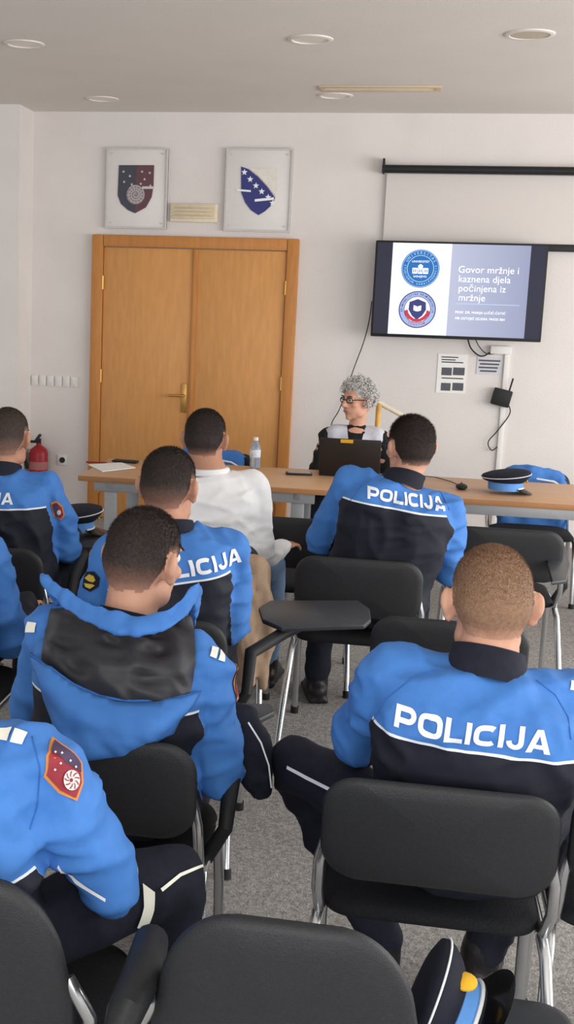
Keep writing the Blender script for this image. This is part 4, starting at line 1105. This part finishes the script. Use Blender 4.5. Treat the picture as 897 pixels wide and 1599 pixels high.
# A right foreground officer
cp = CHP['right']; hy = cp.y-.03
A = person('person', 'officer with cropped brown hair in right foreground, large white back lettering', V(cp.x+.05, hy, 0), 0, PY(762, 1042, hy-.03), PY(766, 944, hy+.03),
           hyaw=R_(4), hpitch=R_(8), rroll=R_(3), armL=((-.24, .6, -.75), (.6, .75, .12)), armR=((.34, .6, -.7), (-.6, .75, .12)),
           legL=((-.68, .72, .04), (.3, .2, -.95), (-.2, 1, 0)), legR=((.45, .88, 0), (-.25, .15, -.95), (.2, 1, 0)), hair=H_BROWN, skin=SKIN, fade=.035, hs=1.07, txt=(618, 1115, 862, 1158), wide=1.06, thick=.0035, seed=1,
           ank=(PZ(597, 1482, .1), PZ(750, 1502, .1)), strand=.005, hw=1.02, nk_r=.06)
# B front officer
cp = CHP['front']; hy = cp.y-.02
Bp = person('person', 'front row officer with dark hair and full white lettering, seated before the laptop', V(cp.x+.06, hy, 0), R_(4), PY(628, 752, hy+.02), PY(640, 700, hy+.08),
            hyaw=R_(22), hpitch=R_(4), rroll=R_(3), armL=((-.34, .35, -.85), (.3, .93, .1)), armR=((.15, .35, -.92), (-.3, .93, .1)),
            hair=H_BLACK, fade=.03, hs=1.05, txt=(574, 768, 696, 788), wide=1.06, seed=2, strand=.0105, thick=.009)
# C white shirt
cp = CHP['white']; hy = cp.y-.02
Cp = person('person', 'man in plain white shirt with short black hair in the front row', V(cp.x+.03, hy, 0), R_(3), PY(329, 738, hy), PY(322, 687, hy+.05),
            hyaw=R_(-10), hpitch=R_(4), top='shirt', armL=((-.2, .2, -.95), (.2, .95, 0)), armR=((.14, .02, -.98), (.32, .93, -.02)), hair=H_BLACK2, skin=SKIN2, fade=.035, hs=1.04,
            trousers=JEANS, seed=3, legR=((.3, .95, 0), (0, .05, -1)), wide=.98, nk_r=.062)
# D row two officer
cp = CHP['row2']; hy = cp.y-.02
Dp = person('person', 'officer with faded black hair between the hooded officer and the white shirt', V(cp.x+.02, hy, 0), R_(12), PY(268, 832, hy), PY(265, 762, hy+.05),
            hyaw=R_(-22), hpitch=R_(6), rroll=R_(-4), armL=((-.3, .25, -.92), (.2, .95, .1)), armR=((.1, .25, -.96), (-.1, .95, .15)), hair=H_BLACK2, skin=SKIN2, fade=.055, hs=1.06,
            txt=(217, 902, 377, 866), wide=.98, seed=4)
# E hooded officer
cp = CHP['hood']; hy = cp.y-.02
Ep = person('person', 'officer with a blue hood over the shoulders at left centre', V(cp.x, hy, 0), R_(-4), PY(200, 980, hy), PY(226, 877, hy+.06),
            hyaw=R_(-16), hpitch=R_(8), hroll=R_(3), rroll=R_(3), armL=((-.3, .3, -.88), (.3, .93, .1)), armR=((.1, .3, -.94), (-.2, .93, .15)), hair=H_BLACK, skin=SKIN, fade=.05, hs=1.06,
            txt=(66, 1068, 286, 1104), wide=1.04, seed=5, yoff=.022, legR=((.08, .99, 0), (-.15, -.3, -1)), legL=((-.2, .97, 0), (0, -.2, -1)), hw=.97, nk_r=.06, strand=.007)
# F near left officer
cp = CHP['fleft']; hy = cp.y-.03
Fp = person('person', 'officer cut off at bottom left, blue sleeve with red shield patch', V(PY(-110, 1200, hy).x, hy, 0), R_(-8), PY(-105, 1120, hy), PY(-112, 1010, hy+.05),
            armR=((.36, .38, -.85), (-.6, .78, -.15)), armL=((-.3, .3, -.9), (.3, .93, .1)), legR=((.58, .72, .09), (-.05, .05, -1)), legL=((-.3, .95, 0), (0, .05, -1)),
            hair=H_DARK, wide=1.1, seed=6, hs=1.06)
# G far left officer
cp = CHP['left']; hy = cp.y-.02+.1
Gp = person('person', 'front row officer at far left edge, only end of lettering in view', V(cp.x, hy, 0), R_(4), PY(0, 740, hy), PY(13, 685, hy+.06), hyaw=R_(-8), hpitch=R_(4),
            rroll=R_(3), armR=((.22, .35, -.92), (-.2, .93, .1)), hair=H_DARK, skin=SKIN2, fade=.055, hs=1.05, txt=(-98, 770, 23, 786), wide=1.04, seed=7, thick=.003, strand=.004)
# H sliver
cp = CHP['sliver']; hy = cp.y-.02
Hp = person('person', 'officer mostly outside the left edge, only a blue sleeve showing', V(cp.x, hy, 0), 0, PY(-105, 835, hy), PY(-108, 770, hy+.05), hair=H_DARK, wide=1.02, seed=8, armR=((.2, .2, -.95), (-.1, .95, .1)))
# I presenter
cp = CHP['woman']; hy = 7.55
Ip = person('person', 'presenter with curly grey hair and glasses in grey vest behind the laptop', V(cp.x, hy, 0), PI, PY(557, 666, hy-.02), PY(558, 626, hy-.05), hyaw=R_(-44), hpitch=R_(2),
            top='vest', hs=.98, skin=M('skin_fair', (206, 156, 132), .6), trousers=NAVY, seed=9, sw=.155, armL=((-.3, .35, -.88), (.25, .95, .12)), armR=((.3, .35, -.88), (-.25, .95, .12)))

# patches, reflective tabs, hood
PRED = M('patch_red', (142, 48, 58), .7, var=.1); PNAVY = M('patch_navy', (74, 60, 86), .7); PYEL = M('patch_orange', (206, 132, 66), .7); PSIL = M('patch_silver', (214, 210, 208), .6); PGOLD = M('patch_gold', (208, 176, 70), .7)
def patch(P, outer, inner, half, dots=(), white=None):
    g = P['garment']
    o = decal(P['bvh'], outer, PYEL, 'shield_patch', g, .004)
    if o is None: return
    decal(P['bvh'], inner, PRED, 'red_field', o, .0062)
    if half: decal(P['bvh'], half, PNAVY, 'navy_field', o, .0076)
    for (x, y_, s_) in dots: decal(P['bvh'], [(x-s_, y_), (x, y_-s_), (x+s_, y_), (x, y_+s_)], PSIL, 'star', o, .009, grid=.004)
    if white:
        x, y_, s_ = white
        pp = [(x+s_*.8*math.cos(2*PI*q_/20), y_+s_*math.sin(2*PI*q_/20)) for q_ in range(20)]
        decal(P['bvh'], pp, PSIL, 'white_rosette', o, .009, grid=.004)
        if s_ > 8:
            for k in range(9):      # curved red rays of the rosette
                a = 2*PI*k/9; E_ = lambda r_, b_: (x+s_*.8*r_*math.cos(b_), y_+s_*r_*math.sin(b_))
                decal(P['bvh'], [E_(.36, a), E_(.62, a+.16), E_(.9, a+.42), E_(.9, a+.58), E_(.6, a+.34), E_(.36, a+.22)], PRED, 'rosette_ray', o, .0102, grid=.004)
            pp = [(x-1+s_*.8*.2*math.cos(2*PI*q_/12), y_+s_*.2*math.sin(2*PI*q_/12)) for q_ in range(12)]
            decal(P['bvh'], pp, PRED, 'rosette_centre', o, .0102, grid=.004)
patch(Fp, [(80, 1149), (104, 1166), (127, 1190), (129, 1222), (119, 1250), (90, 1238), (66, 1212), (70, 1180)], [(82, 1155), (103, 1170), (123, 1192), (125, 1221), (116, 1245), (91, 1233), (70, 1210), (74, 1180)],
      [(82, 1155), (103, 1170), (123, 1192), (124, 1206), (100, 1192), (76, 1172)], [(85, 1178, 2.2), (92, 1190, 2.2), (84, 1200, 2.2), (95, 1178, 2.2), (106, 1186, 2.2), (114, 1196, 2.2)], (108, 1217, 16))
patch(Gp, [(79, 785), (88, 781), (98, 790), (101, 804), (95, 812), (84, 806)], [(81, 787), (88, 784), (96, 791), (99, 803), (94, 809), (85, 804)], [(81, 787), (88, 784), (91, 787), (89, 807), (85, 804)], (), (92, 799, 4))
patch(Ep, [(363, 1028), (372, 1038), (378, 1060), (376, 1090), (368, 1096), (363, 1066)], [(365, 1034), (371, 1042), (375, 1061), (373, 1086), (368, 1090), (365, 1064)], None)
g = Dp['garment']
o = decal(Dp['bvh'], [(127, 900), (136, 892), (148, 892), (157, 902), (155, 916), (142, 924), (130, 917)], NAVY, 'sleeve_patch', g, .005)
if o:
    decal(Dp['bvh'], [(134, 902), (141, 896), (148, 899), (151, 906), (147, 909), (140, 907)], PGOLD, 'yellow_emblem', o, .007, grid=.006)
    decal(Dp['bvh'], [(133, 910), (146, 912), (150, 914), (142, 919), (135, 916)], PGOLD, 'yellow_scroll', o, .007, grid=.006)
for P, polys in ((Ep, ([(30, 975), (40, 971), (35, 988), (24, 990)], [(44, 971), (58, 973), (55, 988), (40, 988)], [(331, 1010), (341, 1013), (337, 1030), (327, 1026)], [(344, 1015), (353, 1020), (350, 1035), (340, 1032)])),
                 (Fp, ([(0, 1138), (20, 1136), (12, 1158), (0, 1156)], [(24, 1137), (44, 1144), (35, 1163), (16, 1159)])),
                 (A, ([(892, 1063), (905, 1066), (905, 1080), (890, 1078)],))):
    for q in polys: decal(P['bvh'], q, REFL, 'reflective_tab', P['garment'], .004)
for q in ([(222, 1378), (241, 1392), (240, 1420), (226, 1450), (213, 1448), (224, 1415)], [(128, 1512), (156, 1508), (158, 1521), (130, 1525)], [(250, 1388), (280, 1364), (316, 1350), (317, 1354), (282, 1369), (253, 1393)]):
    decal(Fp['tbvh'], q, REFL, 'reflective_tab', Fp['trousers'], .005)
decal(Fp['bvh'], [(92, 1349), (120, 1372), (166, 1402), (165, 1407), (118, 1378), (90, 1354)], LETTER, 'sleeve_piping', Fp['garment'], .004)
for q in ([(450, 1196), (480, 1212), (520, 1232), (545, 1240), (545, 1244), (518, 1237), (478, 1217), (449, 1201)],):
    decal(A['tbvh'], q, LETTER, 'trouser_piping', A['trousers'], .004)
# stitched seams over the shoulders
seam(A, [(684, 1045), (645, 1058), (605, 1090), (580, 1130)]); seam(A, [(838, 1062), (868, 1085), (888, 1120), (893, 1160)])
seam(Bp, [(596, 742), (565, 758), (545, 785)], r=.0016); seam(Bp, [(662, 748), (690, 770), (704, 800)], r=.0016)
seam(Fp, [(50, 1150), (62, 1200), (58, 1260), (45, 1300)])
g = Ep['garment']
decal(Ep['bvh'], [(78, 950), (120, 950), (165, 965), (215, 975), (262, 962), (296, 945), (306, 985), (308, 1040), (298, 1092), (270, 1120), (180, 1130), (110, 1100), (64, 1035), (70, 985)], LINING, 'hood_lining', g, .009, .018, .05, .01, .04, freq=26)
decal(Ep['bvh'], [(54, 1012), (84, 1034), (120, 1060), (160, 1078), (210, 1086), (262, 1082), (316, 1070), (302, 1094), (284, 1110), (272, 1134), (232, 1152), (190, 1168), (150, 1173), (118, 1166), (96, 1130), (72, 1068)], BLUEC, 'hood', g, .034, .03, .04, .01, .042, sag=1.1, thick=.006, freq=17, hem=BLUED)
nk = Ep['neck']
ringpx = [((64, 897), (74, 922), .0), ((92, 914), (98, 946), -.045), ((130, 938), (132, 968), -.085), ((175, 956), (174, 985), -.115), ((216, 963), (214, 991), -.125), ((256, 954), (252, 985), -.11), ((288, 932), (284, 966), -.07), ((312, 908), (304, 940), -.02)]
mb = MB(); cols = []
for (tp, bt, dy) in ringpx:
    a_, b_ = PY(*tp, nk.y+dy), PY(*bt, nk.y+dy-.03)
    cols.append([a_+(b_-a_)*k/6 for k in range(7)])
for c0, c1_ in zip(cols, cols[1:]):
    for k in range(7): mb.cap(c0[k], .0062, c1_[k], .0062)
for k in range(7):
    e0, e1 = cols[0][k], cols[-1][k]; z = nk.z-.05-.01*k
    fr = [e1, V(e1.x-.02, nk.y+.1, (e1.z+z)/2), V(nk.x, nk.y+.17, z), V(e0.x+.02, nk.y+.1, (e0.z+z)/2), e0]
    for q0, q1 in zip(fr, fr[1:]): mb.cap(q0, .0062, q1, .0062)
hm = remesh(mb, .0055, 4); wrinkle(hm, .02, 10, 3); relax(hm, 3); link(hm, 'hood_collar', BLUEC, g, True, 0)

# ------------------------------------------------------------------ light
wd = bpy.data.worlds.new('world'); S.world = wd; wd.use_nodes = True
bg = wd.node_tree.nodes['Background']; bg.inputs[0].default_value = (.96, .97, .985, 1); bg.inputs[1].default_value = .86
def area(name, loc, target, sx, sy, e, col=(1, 1, 1)):
    l = bpy.data.lights.new(name, 'AREA'); l.shape = 'RECTANGLE'; l.size = sx; l.size_y = sy; l.energy = e; l.color = col
    o = bpy.data.objects.new(name, l); C.objects.link(o); o.location = loc; o.rotation_euler = (Vector(target)-Vector(loc)).to_track_quat('-Z', 'Y').to_euler()
area('window_light', (4.8, 4.8, 1.5), (-1, 6, 2.2), 7, 2, 285, (1, .985, .965))
area('rear_window_light', (0.5, -1.8, 1.6), (0, 6, 2.0), 6, 1.6, 175, (1, .99, .975))
try:
    S.view_settings.view_transform = 'Standard'
except Exception: pass
print('WY', WY, 'CEIL', CEIL, 'table', ty0, tx0, tx1, {k: tuple(round(x, 2) for x in v) for k, v in CHP.items()})
